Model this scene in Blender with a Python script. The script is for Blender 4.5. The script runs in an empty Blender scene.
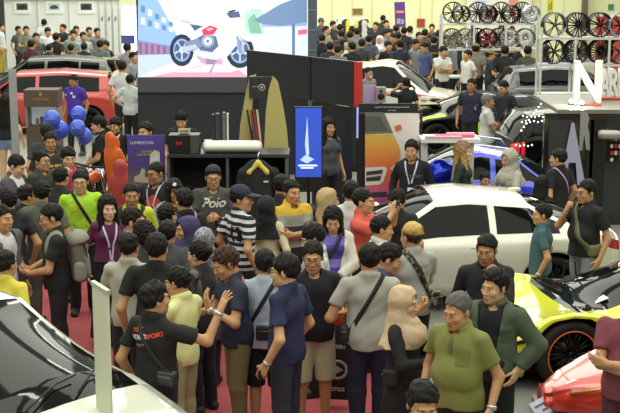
import bpy, bmesh, math, random
import numpy as np
from math import sin, cos, tan, pi, radians as R, atan, atan2, sqrt
from mathutils import Vector, Matrix, Euler
from mathutils.bvhtree import BVHTree
random.seed(7); RNG = np.random.default_rng(7)
S = bpy.context.scene
# ---------------------------------------------------------------- camera
HC, FP, HOR = 4.1, 1260.0, -42.0          # height, focal length (px), horizon row
PITCH = atan((206.5 - HOR) / FP)
cd = bpy.data.cameras.new('camera'); cam = bpy.data.objects.new('camera', cd); S.collection.objects.link(cam)
cam.location = (0, 0, HC); cam.rotation_euler = (pi/2 - PITCH, 0, 0)
cd.sensor_width = 36; cd.lens = FP * 36 / 620; cd.clip_end = 200
S.camera = cam
# ---------------------------------------------------------------- world, hall lamps, added glint strips, exposure
S.view_settings.view_transform = 'Standard'; S.view_settings.look = 'None'; S.view_settings.gamma = 1
S.view_settings.use_curve_mapping = False; S.view_settings.exposure = 0.0
W = bpy.data.worlds.new('hall_air'); S.world = W; W.use_nodes = True
W.node_tree.nodes['Background'].inputs[0].default_value = (0.80, 0.86, 0.74, 1)
W.node_tree.nodes['Background'].inputs[1].default_value = 0.30
def hall_or_glint_lamp(x, y, sx=5.6, sy=5.6, e=270):
    l = bpy.data.lights.new('hall_or_glint_lamp', 'AREA'); l.shape = 'RECTANGLE'; l.size = sx; l.size_y = sy
    l.energy = e; l.color = (1, 0.985, 0.86)
    o = bpy.data.objects.new('hall_or_glint_lamp', l); o.location = (x, y, 9.0); S.collection.objects.link(o)
for _y, _e in ((2, 225), (9, 225), (16, 225), (23, 235), (31, 300), (39, 450), (46, 540)):
    for _x in (-9, -3, 3, 9): hall_or_glint_lamp(_x, _y, e=_e)
for _x, _y in ((-6, 5), (0, 6), (6, 5), (-6, 13), (0, 12), (6, 13), (-6, 20), (0, 20), (6, 20), (-6, 28), (0, 28), (6, 28)): hall_or_glint_lamp(_x, _y, 1.8, .3, 26)  # small strong strips added only for specular glints
# ---------------------------------------------------------------- pixel helpers (reference frame 620 x 413)
_cp, _sp = cos(PITCH), sin(PITCH)
def ray(px, py):
    u, v = (px - 310) / FP, (206.5 - py) / FP
    return Vector((u, _cp + v * _sp, -_sp + v * _cp))
def atz(px, py, z):                        # point of the pixel's sight line at height z
    r = ray(px, py); t = (z - HC) / r.z
    return Vector((r.x * t, r.y * t, z))
def aty(px, py, y):                        # ... at distance y
    r = ray(px, py); t = y / r.y
    return Vector((r.x * t, y, HC + r.z * t))
# ---------------------------------------------------------------- materials
def lin(c):
    if isinstance(c, str):
        c = tuple(int(c[i:i+2], 16) / 255 for i in (0, 2, 4))
    return tuple((x / 12.92 if x <= .04045 else ((x + .055) / 1.055) ** 2.4) for x in c) + (1,)
_M = {}
def mat(name, col, rough=.5, metal=0, bump=0, bscale=60, emit=0, coat=0, vary=0, vscale=6, spec=None, alpha=None, trans=0):
    key = (name, str(col), rough, metal, bump, bscale, emit, coat, vary, vscale, spec, trans)
    if key in _M: return _M[key]
    m = bpy.data.materials.new(name); m.use_nodes = True; nt = m.node_tree; b = nt.nodes['Principled BSDF']
    b.inputs['Base Color'].default_value = lin(col); b.inputs['Roughness'].default_value = rough; b.inputs['Metallic'].default_value = metal
    if spec is not None: b.inputs['Specular IOR Level'].default_value = spec
    if coat: b.inputs['Coat Weight'].default_value = coat; b.inputs['Coat Roughness'].default_value = .04
    if trans: b.inputs['Transmission Weight'].default_value = trans
    if emit: b.inputs['Emission Color'].default_value = lin(col); b.inputs['Emission Strength'].default_value = emit
    if bump or vary:
        tc = nt.nodes.new('ShaderNodeTexCoord')
        if bump:
            n = nt.nodes.new('ShaderNodeTexNoise'); n.inputs['Scale'].default_value = bscale; n.inputs['Detail'].default_value = 3
            bp = nt.nodes.new('ShaderNodeBump'); bp.inputs['Strength'].default_value = bump; bp.inputs['Distance'].default_value = .02
            nt.links.new(tc.outputs['Object'], n.inputs['Vector']); nt.links.new(n.outputs['Fac'], bp.inputs['Height']); nt.links.new(bp.outputs[0], b.inputs['Normal'])
        if vary:
            n = nt.nodes.new('ShaderNodeTexNoise'); n.inputs['Scale'].default_value = vscale; n.inputs['Detail'].default_value = 4
            h = nt.nodes.new('ShaderNodeHueSaturation'); h.inputs['Color'].default_value = lin(col)
            mr = nt.nodes.new('ShaderNodeMapRange'); mr.inputs[3].default_value = 1 - vary; mr.inputs[4].default_value = 1 + vary
            nt.links.new(tc.outputs['Object'], n.inputs['Vector']); nt.links.new(n.outputs['Fac'], mr.inputs[0])
            nt.links.new(mr.outputs[0], h.inputs['Value']); nt.links.new(h.outputs[0], b.inputs['Base Color'])
    _M[key] = m; return m
def mat_ramp(name, stops, axis=2, lo=0, hi=1, rough=.5, emit=0, rep=0, const=False, coord='Object', coat=0):
    """colour bands / blends along one local axis; rep > 0 repeats every rep metres"""
    key = (name, str(stops), axis, lo, hi, rough, emit, rep, const)
    if key in _M: return _M[key]
    m = bpy.data.materials.new(name); m.use_nodes = True; nt = m.node_tree; b = nt.nodes['Principled BSDF']; b.inputs['Roughness'].default_value = rough
    if coat: b.inputs['Coat Weight'].default_value = coat
    tc = nt.nodes.new('ShaderNodeTexCoord'); sx = nt.nodes.new('ShaderNodeSeparateXYZ'); nt.links.new(tc.outputs[coord], sx.inputs[0])
    out = sx.outputs[axis]
    if rep:
        d = nt.nodes.new('ShaderNodeMath'); d.operation = 'DIVIDE'; d.inputs[1].default_value = rep; nt.links.new(out, d.inputs[0])
        f = nt.nodes.new('ShaderNodeMath'); f.operation = 'FRACT'; nt.links.new(d.outputs[0], f.inputs[0]); out = f.outputs[0]
    else:
        mr = nt.nodes.new('ShaderNodeMapRange'); mr.inputs[1].default_value = lo; mr.inputs[2].default_value = hi; nt.links.new(out, mr.inputs[0]); out = mr.outputs[0]
    cr = nt.nodes.new('ShaderNodeValToRGB'); cr.color_ramp.interpolation = 'CONSTANT' if const else 'LINEAR'
    e = cr.color_ramp.elements
    while len(e) < len(stops): e.new(.5)
    for k, (p, c) in enumerate(stops): e[k].position = p; e[k].color = lin(c)
    nt.links.new(out, cr.inputs[0]); nt.links.new(cr.outputs[0], b.inputs['Base Color'])
    if emit: nt.links.new(cr.outputs[0], b.inputs['Emission Color']); b.inputs['Emission Strength'].default_value = emit
    _M[key] = m; return m
def mat_speck(name, base, spots, scale=12, thr=.55, rough=.6, bump=0):
    key = (name, base, spots, scale, thr)
    if key in _M: return _M[key]
    m = bpy.data.materials.new(name); m.use_nodes = True; nt = m.node_tree; b = nt.nodes['Principled BSDF']; b.inputs['Roughness'].default_value = rough
    tc = nt.nodes.new('ShaderNodeTexCoord'); n = nt.nodes.new('ShaderNodeTexNoise'); n.inputs['Scale'].default_value = scale; n.inputs['Detail'].default_value = 2
    nt.links.new(tc.outputs['Object'], n.inputs['Vector'])
    cr = nt.nodes.new('ShaderNodeValToRGB'); cr.color_ramp.interpolation = 'CONSTANT'
    e = cr.color_ramp.elements; cols = [base] + list(spots)
    while len(e) < len(cols): e.new(.5)
    for k, c in enumerate(cols): e[k].position = 0 if k == 0 else thr + .07 * (k - 1); e[k].color = lin(c)
    nt.links.new(n.outputs['Fac'], cr.inputs[0]); nt.links.new(cr.outputs[0], b.inputs['Base Color'])
    _M[key] = m; return m
# ---------------------------------------------------------------- objects
def link(o, parent=None):
    S.collection.objects.link(o)
    if parent is not None: o.parent = parent
    return o
def tag(o, label=None, cat=None, group=None, kind=None):
    if label: o['label'] = label
    if cat: o['category'] = cat
    if group: o['group'] = group
    if kind: o['kind'] = kind
    return o
def thing(name, label, cat, loc=(0, 0, 0), rz=0, group=None):
    o = bpy.data.objects.new(name, None); o.empty_display_size = .1; o.location = loc; o.rotation_euler = (0, 0, rz)
    link(o); return tag(o, label, cat, group)
def mesh_obj(name, V, F, mats, parent=None, fm=None, smooth=True):
    me = bpy.data.meshes.new(name)
    V = np.asarray(V, dtype=np.float32).reshape(-1, 3)
    if isinstance(F, np.ndarray):
        n = len(F); me.vertices.add(len(V)); me.vertices.foreach_set('co', V.ravel())
        me.loops.add(n * 4); me.loops.foreach_set('vertex_index', F.astype(np.int32).ravel())
        me.polygons.add(n); me.polygons.foreach_set('loop_start', np.arange(0, n * 4, 4, dtype=np.int32))
        me.update(calc_edges=True)
    else:
        me.from_pydata(V.tolist(), [], [list(f) for f in F]); me.update()
    for m in (mats if isinstance(mats, (list, tuple)) else [mats]): me.materials.append(m)
    if fm is not None: me.polygons.foreach_set('material_index', np.asarray(fm, dtype=np.int32))
    if smooth: me.polygons.foreach_set('use_smooth', np.ones(len(me.polygons), dtype=bool))
    return link(bpy.data.objects.new(name, me), parent)
class MB:
    """collects shapes for ONE mesh"""
    def __init__(s): s.v = []; s.f = []; s.m = []; s.cur = 0
    def add(s, V, F):
        n = len(s.v); s.v += [tuple(p) for p in V]; s.f += [[i + n for i in f] for f in F]; s.m += [s.cur] * len(F); return s
    def box(s, c, d, M=None, bev=0):
        x, y, z = (k / 2 for k in d); b = bev
        if b:
            pts = []
            for zz, k in ((-z, b), (-z + b, 0), (z - b, 0), (z, b)):
                X, Y = x - k, y - k; q = b if k == 0 else b * .6
                pts += [(-X+q,-Y,zz),(X-q,-Y,zz),(X,-Y+q,zz),(X,Y-q,zz),(X-q,Y,zz),(-X+q,Y,zz),(-X,Y-q,zz),(-X,-Y+q,zz)]
            F = [list(range(7, -1, -1)), list(range(24, 32))]
            for r in range(3):
                for k in range(8): F.append([r*8+k, r*8+(k+1) % 8, r*8+8+(k+1) % 8, r*8+8+k])
        else:
            pts = [(-x,-y,-z),(x,-y,-z),(x,y,-z),(-x,y,-z),(-x,-y,z),(x,-y,z),(x,y,z),(-x,y,z)]
            F = [[3,2,1,0],[4,5,6,7],[0,1,5,4],[1,2,6,5],[2,3,7,6],[3,0,4,7]]
        if M is not None: pts = [tuple(M @ Vector(p)) for p in pts]
        return s.add([(p[0]+c[0], p[1]+c[1], p[2]+c[2]) for p in pts], F)
    def tube(s, P, r, n=10, closed=False, cap=True):
        P = [Vector(p) for p in P]; N = len(P); rr = r if isinstance(r, (list, tuple)) else [r] * N
        V = []; up = None
        for i, p in enumerate(P):
            a = P[(i-1) % N] if (closed or i > 0) else P[i]; b = P[(i+1) % N] if (closed or i < N-1) else P[i]
            t = (b - a).normalized()
            if up is None: up = t.orthogonal().normalized()
            up = (up - t * up.dot(t)); up = up.normalized() if up.length > 1e-6 else t.orthogonal().normalized()
            w = t.cross(up)
            for k in range(n):
                an = 2 * pi * k / n; V.append(p + (up * cos(an) + w * sin(an)) * rr[i])
        F = []
        for i in range(N if closed else N - 1):
            for k in range(n):
                F.append([i*n+k, i*n+(k+1) % n, ((i+1) % N)*n+(k+1) % n, ((i+1) % N)*n+k])
        if not closed and cap: F += [list(range(n-1, -1, -1)), [(N-1)*n+k for k in range(n)]]
        return s.add(V, F)
    def lathe(s, prof, c=(0,0,0), M=None, n=28, a0=0, a1=2*pi):
        """profile of (radius, height) about local Z"""
        full = abs(a1 - a0 - 2*pi) < 1e-6; K = n if full else n + 1; V = []
        for r_, h in prof:
            for k in range(K):
                an = a0 + (a1 - a0) * k / n; p = Vector((r_ * cos(an), r_ * sin(an), h))
                if M is not None: p = M @ p
                V.append((p[0]+c[0], p[1]+c[1], p[2]+c[2]))
        F = []
        for i in range(len(prof) - 1):
            for k in range(n):
                F.append([i*K+k, i*K+(k+1) % K, (i+1)*K+(k+1) % K, (i+1)*K+k])
        return s.add(V, F)
    def prism(s, poly, h, M=None, c=(0,0,0)):
        """polygon (x, y) extruded 0..h along local z"""
        n = len(poly); V = [Vector((x, y, 0)) for x, y in poly] + [Vector((x, y, h)) for x, y in poly]
        if M is not None: V = [M @ v for v in V]
        F = [list(range(n-1, -1, -1)), list(range(n, 2*n))] + [[k, (k+1) % n, n+(k+1) % n, n+k] for k in range(n)]
        return s.add([(v[0]+c[0], v[1]+c[1], v[2]+c[2]) for v in V], F)
    def obj(s, name, mats, parent=None, smooth=False):
        return mesh_obj(name, s.v, s.f, mats, parent, s.m, smooth)
RX90 = Matrix.Rotation(pi/2, 4, 'X')       # local z -> -y : drawings in (x, z) facing the camera
def box(name, c, d, m, parent=None, rz=0, bev=0, M=None):
    b = MB(); b.box(c, d, M if M is not None else (Matrix.Rotation(rz, 4, 'Z') if rz else None), bev); return b.obj(name, m, parent)
def text_geo(txt, size, depth=.002, bold=0, shear=0):
    """vertices and faces of a line of writing, centred, in (x, y), extruded towards +z"""
    cu = bpy.data.curves.new('t', 'FONT'); cu.body = txt; cu.size = size; cu.extrude = depth; cu.offset = bold; cu.align_x = 'CENTER'; cu.align_y = 'CENTER'; cu.shear = shear
    o = bpy.data.objects.new('t', cu); S.collection.objects.link(o)
    dg = bpy.context.evaluated_depsgraph_get(); me = o.evaluated_get(dg).to_mesh()
    V = [tuple(v.co) for v in me.vertices]; F = [list(p.vertices) for p in me.polygons]
    o.evaluated_get(dg).to_mesh_clear(); bpy.data.objects.remove(o); bpy.data.curves.remove(cu)
    return V, F
def text_obj(name, txt, size, M, m, parent=None, depth=.004, bold=0, shear=0):
    V, F = text_geo(txt, size, depth, bold, shear); return mesh_obj(name, [M @ Vector(v) for v in V], F, m, parent, smooth=False)
# ---------------------------------------------------------------- signed distance fields -> smooth meshes
def smin(a, b, k):
    if k <= 0: return np.minimum(a, b)
    h = np.clip(.5 + .5 * (b - a) / k, 0, 1); return b + (a - b) * h - k * h * (1 - h)
class Field:
    def __init__(s, lo, hi, h):
        s.h = h; s.lo = np.array(lo, float); s.n = np.ceil((np.array(hi) - s.lo) / h).astype(int) + 1
        s.ax = [s.lo[k] + h * np.arange(s.n[k]) for k in range(3)]
        s.V = np.full(s.n, 9.0, dtype=np.float32)
    def win(s, lo, hi):
        sl = []; g = []
        for k in range(3):
            a = max(0, int((lo[k] - s.lo[k]) / s.h)); b = min(s.n[k], int((hi[k] - s.lo[k]) / s.h) + 2)
            if b <= a: return None, None
            sl.append(slice(a, b)); g.append(s.ax[k][a:b])
        return tuple(sl), (g[0][:, None, None], g[1][None, :, None], g[2][None, None, :])
    def put(s, d, sl, k, op):
        if op == '+': s.V[sl] = smin(s.V[sl], d, k)
        else: s.V[sl] = -smin(-s.V[sl], d, k)
    def cone(s, a, b, ra, rb, k=.02, op='+', flat=None, q=(1, 1, 1)):
        """tapered capsule; flat: cut it square at b (1) or at both ends (2); q: squash of the cross axes"""
        a = np.array(a, float); b = np.array(b, float); m = max(ra, rb) * max(q) + k + 3 * s.h
        sl, g = s.win(np.minimum(a, b) - m, np.maximum(a, b) + m)
        if sl is None: return
        ba = b - a; L2 = max(ba @ ba, 1e-9)
        px, py, pz = g[0] - a[0], g[1] - a[1], g[2] - a[2]
        t = (px * ba[0] + py * ba[1] + pz * ba[2]) / L2; tc = np.clip(t, 0, 1)
        d = np.sqrt(((px - tc * ba[0]) / q[0])**2 + ((py - tc * ba[1]) / q[1])**2 + ((pz - tc * ba[2]) / q[2])**2) - (ra + (rb - ra) * tc)
        if flat: d = np.maximum(d, (t - 1) * sqrt(L2))
        if flat == 2: d = np.maximum(d, -t * sqrt(L2))
        s.put(d.astype(np.float32), sl, k, op)
    def ell(s, c, r, k=.02, op='+', M=None):
        c = np.array(c, float); r = np.array(r, float); m = (max(r) if M is not None else r) + k + 3 * s.h
        sl, g = s.win(c - m, c + m)
        if sl is None: return
        p = [g[0] - c[0], g[1] - c[1], g[2] - c[2]]
        if M is not None: p = [M[0][i] * p[0] + M[1][i] * p[1] + M[2][i] * p[2] for i in range(3)]
        k0 = np.sqrt((p[0]/r[0])**2 + (p[1]/r[1])**2 + (p[2]/r[2])**2); k1 = np.sqrt((p[0]/r[0]**2)**2 + (p[1]/r[1]**2)**2 + (p[2]/r[2]**2)**2)
        s.put((k0 * (k0 - 1) / np.maximum(k1, 1e-6)).astype(np.float32), sl, k, op)
    def grid(s): return s.ax[0][:, None, None], s.ax[1][None, :, None], s.ax[2][None, None, :]
    def cut(s, d, k=0):                     # keep where d < 0
        s.V = (-smin(-s.V, -np.asarray(d, dtype=np.float32), k)).astype(np.float32)
    def noise(s, amp, f, seed=0):
        x, y, z = s.grid(); r = np.random.default_rng(seed); acc = 0
        for _ in range(5):
            d = r.normal(size=3); d /= np.linalg.norm(d); ff = f * r.uniform(.6, 1.5)
            acc = acc + np.sin((x * d[0] + y * d[1] + z * d[2]) * ff + r.uniform(0, 6.3))
        s.V = s.V + (amp * acc / 2.2).astype(np.float32)
    def mesh(s):
        V = s.V; h = s.h
        V[0] = V[-1] = 1; V[:, 0] = V[:, -1] = 1; V[:, :, 0] = V[:, :, -1] = 1
        I = V < 0; n = s.n
        def c8(A): return [A[i:n[0]-1+i, j:n[1]-1+j, k:n[2]-1+k] for i in (0, 1) for j in (0, 1) for k in (0, 1)]
        ci = c8(I); cnt = sum(a.astype(np.int8) for a in ci); cell = (cnt > 0) & (cnt < 8)
        idx = np.argwhere(cell); N = len(idx)
        if N == 0: return np.zeros((0, 3)), np.zeros((0, 4), int)
        vid = np.full(cell.shape, -1, dtype=np.int64); vid[cell] = np.arange(N)
        cv = np.stack([a[cell] for a in c8(V)], 1).astype(float)
        off = np.array([(i, j, k) for i in (0, 1) for j in (0, 1) for k in (0, 1)], float)
        acc = np.zeros((N, 3)); num = np.zeros(N)
        for e0 in range(8):
            for bit in (1, 2, 4):
                if e0 & bit: continue
                e1 = e0 | bit; a, b = cv[:, e0], cv[:, e1]; m = (a < 0) != (b < 0)
                t = np.where(m, a / np.where(a == b, 1, a - b), 0)
                acc += np.where(m[:, None], off[e0] + t[:, None] * (off[e1] - off[e0]), 0); num += m
        P = s.lo + h * (idx + acc / num[:, None])
        F = []
        for axis in range(3):
            A = np.take(I, range(0, n[axis]-1), axis); B = np.take(I, range(1, n[axis]), axis)
            for flip, m in ((False, A & ~B), (True, ~A & B)):
                e = np.argwhere(m); u, w = (axis + 1) % 3, (axis + 2) % 3
                e = e[(e[:, u] > 0) & (e[:, w] > 0) & (e[:, u] < n[u]-1) & (e[:, w] < n[w]-1)]
                q = []
                for du, dw in ((1, 1), (0, 1), (0, 0), (1, 0)):
                    p = e.copy(); p[:, u] -= du; p[:, w] -= dw; q.append(vid[p[:, 0], p[:, 1], p[:, 2]])
                q = np.stack(q, 1); F.append(q[:, ::-1] if flip else q)
        return P, np.concatenate(F)
# ---------------------------------------------------------------- people
SKIN = {'a': 'd0a67c', 'b': 'c09268', 'c': 'a97c55', 'd': 'deba96'}
def skin(k): return mat('skin', SKIN[k], .5, vary=.06, vscale=14)
M_EYE = mat('eye_white', 'd8d2c8', .3); M_IRIS = mat('iris', '1c120c', .2)
def lipm(k): return mat('lips', {'a': 'b87c64', 'b': 'a06650', 'c': '885240', 'd': 'c4766a'}[k], .45)
_HC = {}
def head_proto(fem, h, seed=0):
    key = (fem, round(h, 4), seed)
    if key in _HC: return _HC[key]
    r = np.random.default_rng(seed * 7 + 3); j = lambda a: r.uniform(-a, a) if seed else 0
    f = Field((-.11, -.15, -.2), (.11, .14, .14), h)
    f.ell((0, .018, .03), (.077, .097, .090), 0)
    jw = (.058 if fem else .063) + j(.004)
    f.ell((0, -.028, -.04), (jw, .068, .085), .03)
    f.ell((0, -.02, -.075), (jw - .004, .055, .048), .025)
    f.ell((0, -.068 + j(.004), -.105), (.026, .022, .018), .03)
    for s in (-1, 1):
        f.ell((s * .042, -.062, -.03), (.024, .028, .024), .02)
        f.ell((s * .033, -.108, .002), (.02, .018, .013), .014, '-')
        f.ell((s * .080, .012, -.008), (.010, .02, .032), .008)
        f.ell((s * .013, -.105, -.04), (.009, .010, .008), .006)
    f.cone((-.036, -.086, .02), (.036, -.086, .02), .010, .010, .012)
    f.cone((0, -.094, .004), (0, -.110 - j(.004), -.034), .008, .011 + j(.002), .010)
    f.cone((-.019, -.094, -.068), (.019, -.094, -.068), .007, .007, .008)
    f.cone((-.014, -.093, -.08), (.014, -.093, -.08), .0075, .0075, .008)
    f.cone((-.014, -.107, -.0735), (.014, -.107, -.0735), .0018, .0018, .003, '-')
    nr = .048 if fem else .056
    f.cone((0, .02, -.06), (0, .03, -.19), nr, nr + .004, .025)
    V, F = f.mesh(); fm = np.zeros(len(F), int); c = V[F].mean(1)
    lip = (c[:, 1] < -.086) & (np.abs(c[:, 2] + .0738) < .0105) & (np.abs(c[:, 0]) < .022); fm[lip] = 1
    Vs = [V]; Fs = [F]; fms = [fm]; n = len(V)
    for s in (-1, 1):
        for rad, yy, sc, mi in ((.0125, -.0850, (1, 1, .5), 2), (.0072, -.0925, (1.1, .75, .8), 3)):
            v, q = sph(8, 6); v = v * rad * np.array(sc) + np.array((s * .0325, yy, .001))
            Vs.append(v); Fs.append(q + n); fms.append(np.full(len(q), mi)); n += len(v)
    out = (np.concatenate(Vs), np.concatenate(Fs), np.concatenate(fms)); _HC[key] = out; return out
def sph(nu, nv):
    V = [(sin(pi*i/nv)*cos(2*pi*k/nu), sin(pi*i/nv)*sin(2*pi*k/nu), cos(pi*i/nv)) for i in range(nv+1) for k in range(nu)]
    F = [(i*nu+k, (i+1)*nu+k, (i+1)*nu+(k+1) % nu, i*nu+(k+1) % nu) for i in range(nv) for k in range(nu)]
    return np.array(V), np.array(F)
_HR = {}
def hair_proto(style, h, seed=0):
    key = (style, round(h, 4), seed)
    if key in _HR: return _HR[key]
    P = dict(short=(.009, .014, .004, 0), buzz=(.006, .006, 0, 0), quiff=(.013, .026, .006, .008), spiky=(.013, .024, .010, .0), fringe=(.013, .02, .006, -.026),
             thin=(.007, .009, .002, .016), long=(.022, .026, .003, -.004), bob=(.024, .028, .003, -.035), bun=(.012, .018, .002, .0), pony=(.013, .018, .002, 0), afro=(.032, .045, .012, 0), bald=(.003, .002, 0, .03))[style]
    side, top, nz, hl = P
    f = Field((-.2, -.17, -.42), (.2, .24, .22), h) if style in ('long', 'bob', 'pony') else Field((-.14, -.16, -.14), (.14, .2, .2), h)
    f.ell((0, .02, .03), (.077 + side, .097 + side, .088 + side), 0)
    f.ell((0, .015 - (.02 if style == 'quiff' else 0), .055), (.066 + side * .6, .085 + side*.5, .066 + top), .03)
    x, y, z = f.grid()
    ys = np.array([-.14, -.095, -.07, -.04, -.012, .012, .045, .1, .16]); 
    back = -.085 if style not in ('buzz', 'quiff', 'bald') else -.06
    zs = np.array([.062, .062, .058, .03, -.02, -.012, -.05, back, back]) + np.array([hl, hl, hl, hl * .5, 0, 0, 0, 0, 0])
    f.cut(np.interp(y, ys, zs) - z + 0 * x, .008)
    if nz: f.noise(nz * .45, 120 if style != 'afro' else 170, seed)
    f.noise(.0024, 130, seed); f.noise(.0015, 210, seed + 3)
    if style in ('long', 'bob'):
        L = -.36 if style == 'long' else -.16
        for s in (-1, 1): f.cone((s * .07, .0, .02), (s * .10, .01 if seed % 2 else -.04, L * .8), .032, .03, .03, q=(1, 1.5, 1))
        f.cone((0, .07, .02), (0, .10, L), .075, .085, .03, q=(1.15, .6, 1))
        f.ell((0, -.075, -.055), (.056, .09, .105), .012, '-')
        f.cone((0, .01, -.08), (0, .02, -.4), .05, .065, .012, '-')
        f.noise(.002, 110, seed + 4)
    if style == 'bun': f.ell((0, .115, .035), (.045, .04, .042), .012)
    if style == 'pony': f.cone((0, .11, .05), (0, .15, -.2), .03, .028, .015); f.noise(.002, 110, 3)
    out = f.mesh(); _HR[key] = out; return out
def hijab_proto(h, seed=0):
    key = ('hijab', round(h, 4), seed)
    if key in _HR: return _HR[key]
    f = Field((-.26, -.26, -.40), (.26, .26, .17), h)
    f.ell((0, .02, .035), (.098, .12, .108), 0)
    f.cone((0, .03, 0), (0, .035, -.17), .098, .11, .05)
    f.cone((0, .02, -.14), (0, .01, -.33), .115, .225, .05, flat=1, q=(1, .72, 1))
    f.ell((0, -.03, -.19), (.105, .085, .10), .05); f.ell((0, -.075, -.25), (.15, .125, .11), .04); f.ell((0, -.055, -.135), (.07, .07, .04), .03)
    f.ell((0, -.12, .0), (.060, .10, .085), .012, '-')
    f.ell((0, 0, .015), (.07, .095, .085), .0, '-')
    f.noise(.0045, 42, seed); f.noise(.0015, 110, seed + 1)
    out = f.mesh(); _HR[key] = out; return out
def cap_proto(h):
    key = ('cap', round(h, 4))
    if key in _HR: return _HR[key]
    f = Field((-.13, -.24, -.02), (.13, .16, .18), h)
    f.ell((0, .02, .05), (.092, .112, .095), 0); x, y, z = f.grid(); f.cut(.045 - z + 0 * x + 0 * y + np.clip(y, 0, 1) * .35)
    g = Field((-.13, -.24, -.02), (.13, .16, .18), h)
    g.ell((0, -.10, .05), (.078, .105, .05), 0); g.cut(np.abs(z - .052 - (y + .1) * .15 + x * x * 2) - .006)
    f.V = np.minimum(f.V, g.V); out = f.mesh(); _HR[key] = out; return out
_HD = {}
def hand_proto(kind, h):
    """columns: t (thumb side), n (palm normal), f (fingers); a left hand"""
    key = (kind, round(h, 4))
    if key in _HD: return _HD[key]
    f = Field((-.07, -.05, -.05), (.10, .13, .21), h)
    curl = {'relax': (.25, .35, .3), 'grip': (.9, 1.0, .7), 'flat': (.08, .12, .1), 'fist': (1.4, 1.5, 1.1), 'open': (.15, .2, .2)}[kind]
    ts = [.029, .0095, -.0105, -.030]; fz = [.088, .092, .087, .078]; ln = [(.040, .025, .02), (.044, .028, .021), (.041, .026, .02), (.032, .02, .018)]
    f.cone((0, 0, -.045), (0, 0, .01), .027, .027, 0, q=(1.05, .75, 1))
    for t, z in zip(ts, fz): f.cone((t * .6, 0, .01), (t, 0, z), .0155, .012, .014)
    f.cone((.018, .008, .02), (.034, .010, .05), .018, .014, .012)
    for i in range(4):
        a = 0; p = np.array((ts[i], 0, fz[i])); sp = (1.5 - i) * (.05 if kind != 'open' else .2)
        for q in range(3):
            a += curl[q] * (1 + .08 * i); d = np.array((sp * cos(a), sin(a), cos(a))); d /= np.linalg.norm(d)
            e = p + d * ln[i][q]; r0 = (.0098, .0088, .0078)[q] - (.001 if i == 3 else 0); f.cone(p, e, r0, r0 - .001, .002); p = e
    b = .55 if kind in ('relax', 'flat', 'open') else .95
    d1 = np.array((.75 if kind != 'fist' else .3, b * .6, .75)); d1 /= np.linalg.norm(d1); p = np.array((.034, .010, .045)); e = p + d1 * .036; f.cone(p, e, .0115, .0105, .006)
    d2 = np.array((.2 if kind != 'fist' else -.5, b, .8)); d2 /= np.linalg.norm(d2); f.cone(e, e + d2 * .03, .0105, .0085, .003)
    out = f.mesh(); _HD[key] = out; return out
def v3(*a): return np.array(a, float)
def unit(a): return a / max(np.linalg.norm(a), 1e-9)
def ik(s, w, l1, l2, hint):
    d = w - s; L = np.linalg.norm(d); mx = (l1 + l2) * .985
    if L > mx: w = s + d * mx / L; d = w - s; L = mx
    if L < .14: w = s + unit(d) * .14; d = w - s; L = .14
    a = (l1*l1 - l2*l2 + L*L) / (2 * L); hgt = sqrt(max(l1*l1 - a*a, 0)); u = unit(d)
    n = hint - u * (hint @ u); return s + u * a + unit(n) * hgt, w
# wrist, elbow hint, palm normal, finger bend (0 keeps the forearm's line), hand shape ; for the LEFT side (+x), mirrored for the right
ARMS = {
 'down':   ((.265, -.03, .875), (.35, .9, 0), (-1, 0, 0), None, 'relax'),
 'down2':  ((.245, -.10, .885), (.5, .9, 0), (-1, .2, 0), None, 'relax'),
 'pocket': ((.215, -.04, .95), (1, .7, 0), (-1, .2, 0), (-.2, -.5, -1), 'relax'),
 'hip':    ((.19, .0, 1.02), (1, .4, 0), (-1, 0, 0), (-.4, -.8, -.5), 'relax'),
 'chin':   ((.075, -.185, 1.385), (.6, -.2, -1), (-.3, 1, 0), (-.3, .15, 1), 'fist'),
 'mouth':  ((.06, -.20, 1.43), (.6, -.3, -1), (-.3, 1, 0), (-.3, .1, 1), 'fist'),
 'ear':    ((.12, -.12, 1.48), (1, -.4, -1), (-1, .3, 0), (-.1, .3, 1), 'grip'),
 'cross':  ((-.10, -.225, 1.16), (1, -.1, -.6), (.2, 1, .1), (-1, .15, .1), 'relax'),
 'crossb': ((-.06, -.20, 1.10), (1, -.1, -.6), (.2, 1, .1), (-1, .1, .1), 'relax'),
 'phone':  ((.085, -.30, 1.13), (.8, .5, -.6), (-.6, .5, .7), (-.3, -.7, .45), 'grip'),
 'phonelow': ((.07, -.28, 1.03), (.8, .6, -.4), (-.6, .5, .7), (-.3, -.8, .2), 'grip'),
 'clasp':  ((.05, -.24, .98), (.9, .4, -.3), (-.7, .7, .2), (-.7, -.5, -.5), 'relax'),
 'cam':    ((.095, -.33, 1.50), (.9, -.1, -1), (-1, .1, .1), (-.25, -.3, 1), 'grip'),
 'camch':  ((.08, -.27, 1.30), (.9, .1, -1), (-1, .3, .1), (-.35, -.6, .6), 'grip'),
 'carry':  ((.23, -.20, 1.08), (.6, 1, -.3), (-.5, 0, .8), None, 'grip'),
 'point':  ((.62, -.28, 1.50), (0, .3, -1), (0, 0, -1), None, 'relax'),
 'reach':  ((.25, -.48, 1.20), (.6, 0, -1), (-1, 0, 0), None, 'relax'),
 'wipe':   ((.0, -.22, 1.28), (1, -.1, -.7), (.2, 1, 0), (-.8, .1, .6), 'relax'),
 'back':   ((.10, .17, .98), (1, .3, 0), (0, -1, 0), (-.8, .1, -.4), 'relax'),
}
SH_Z = 1.375
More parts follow.
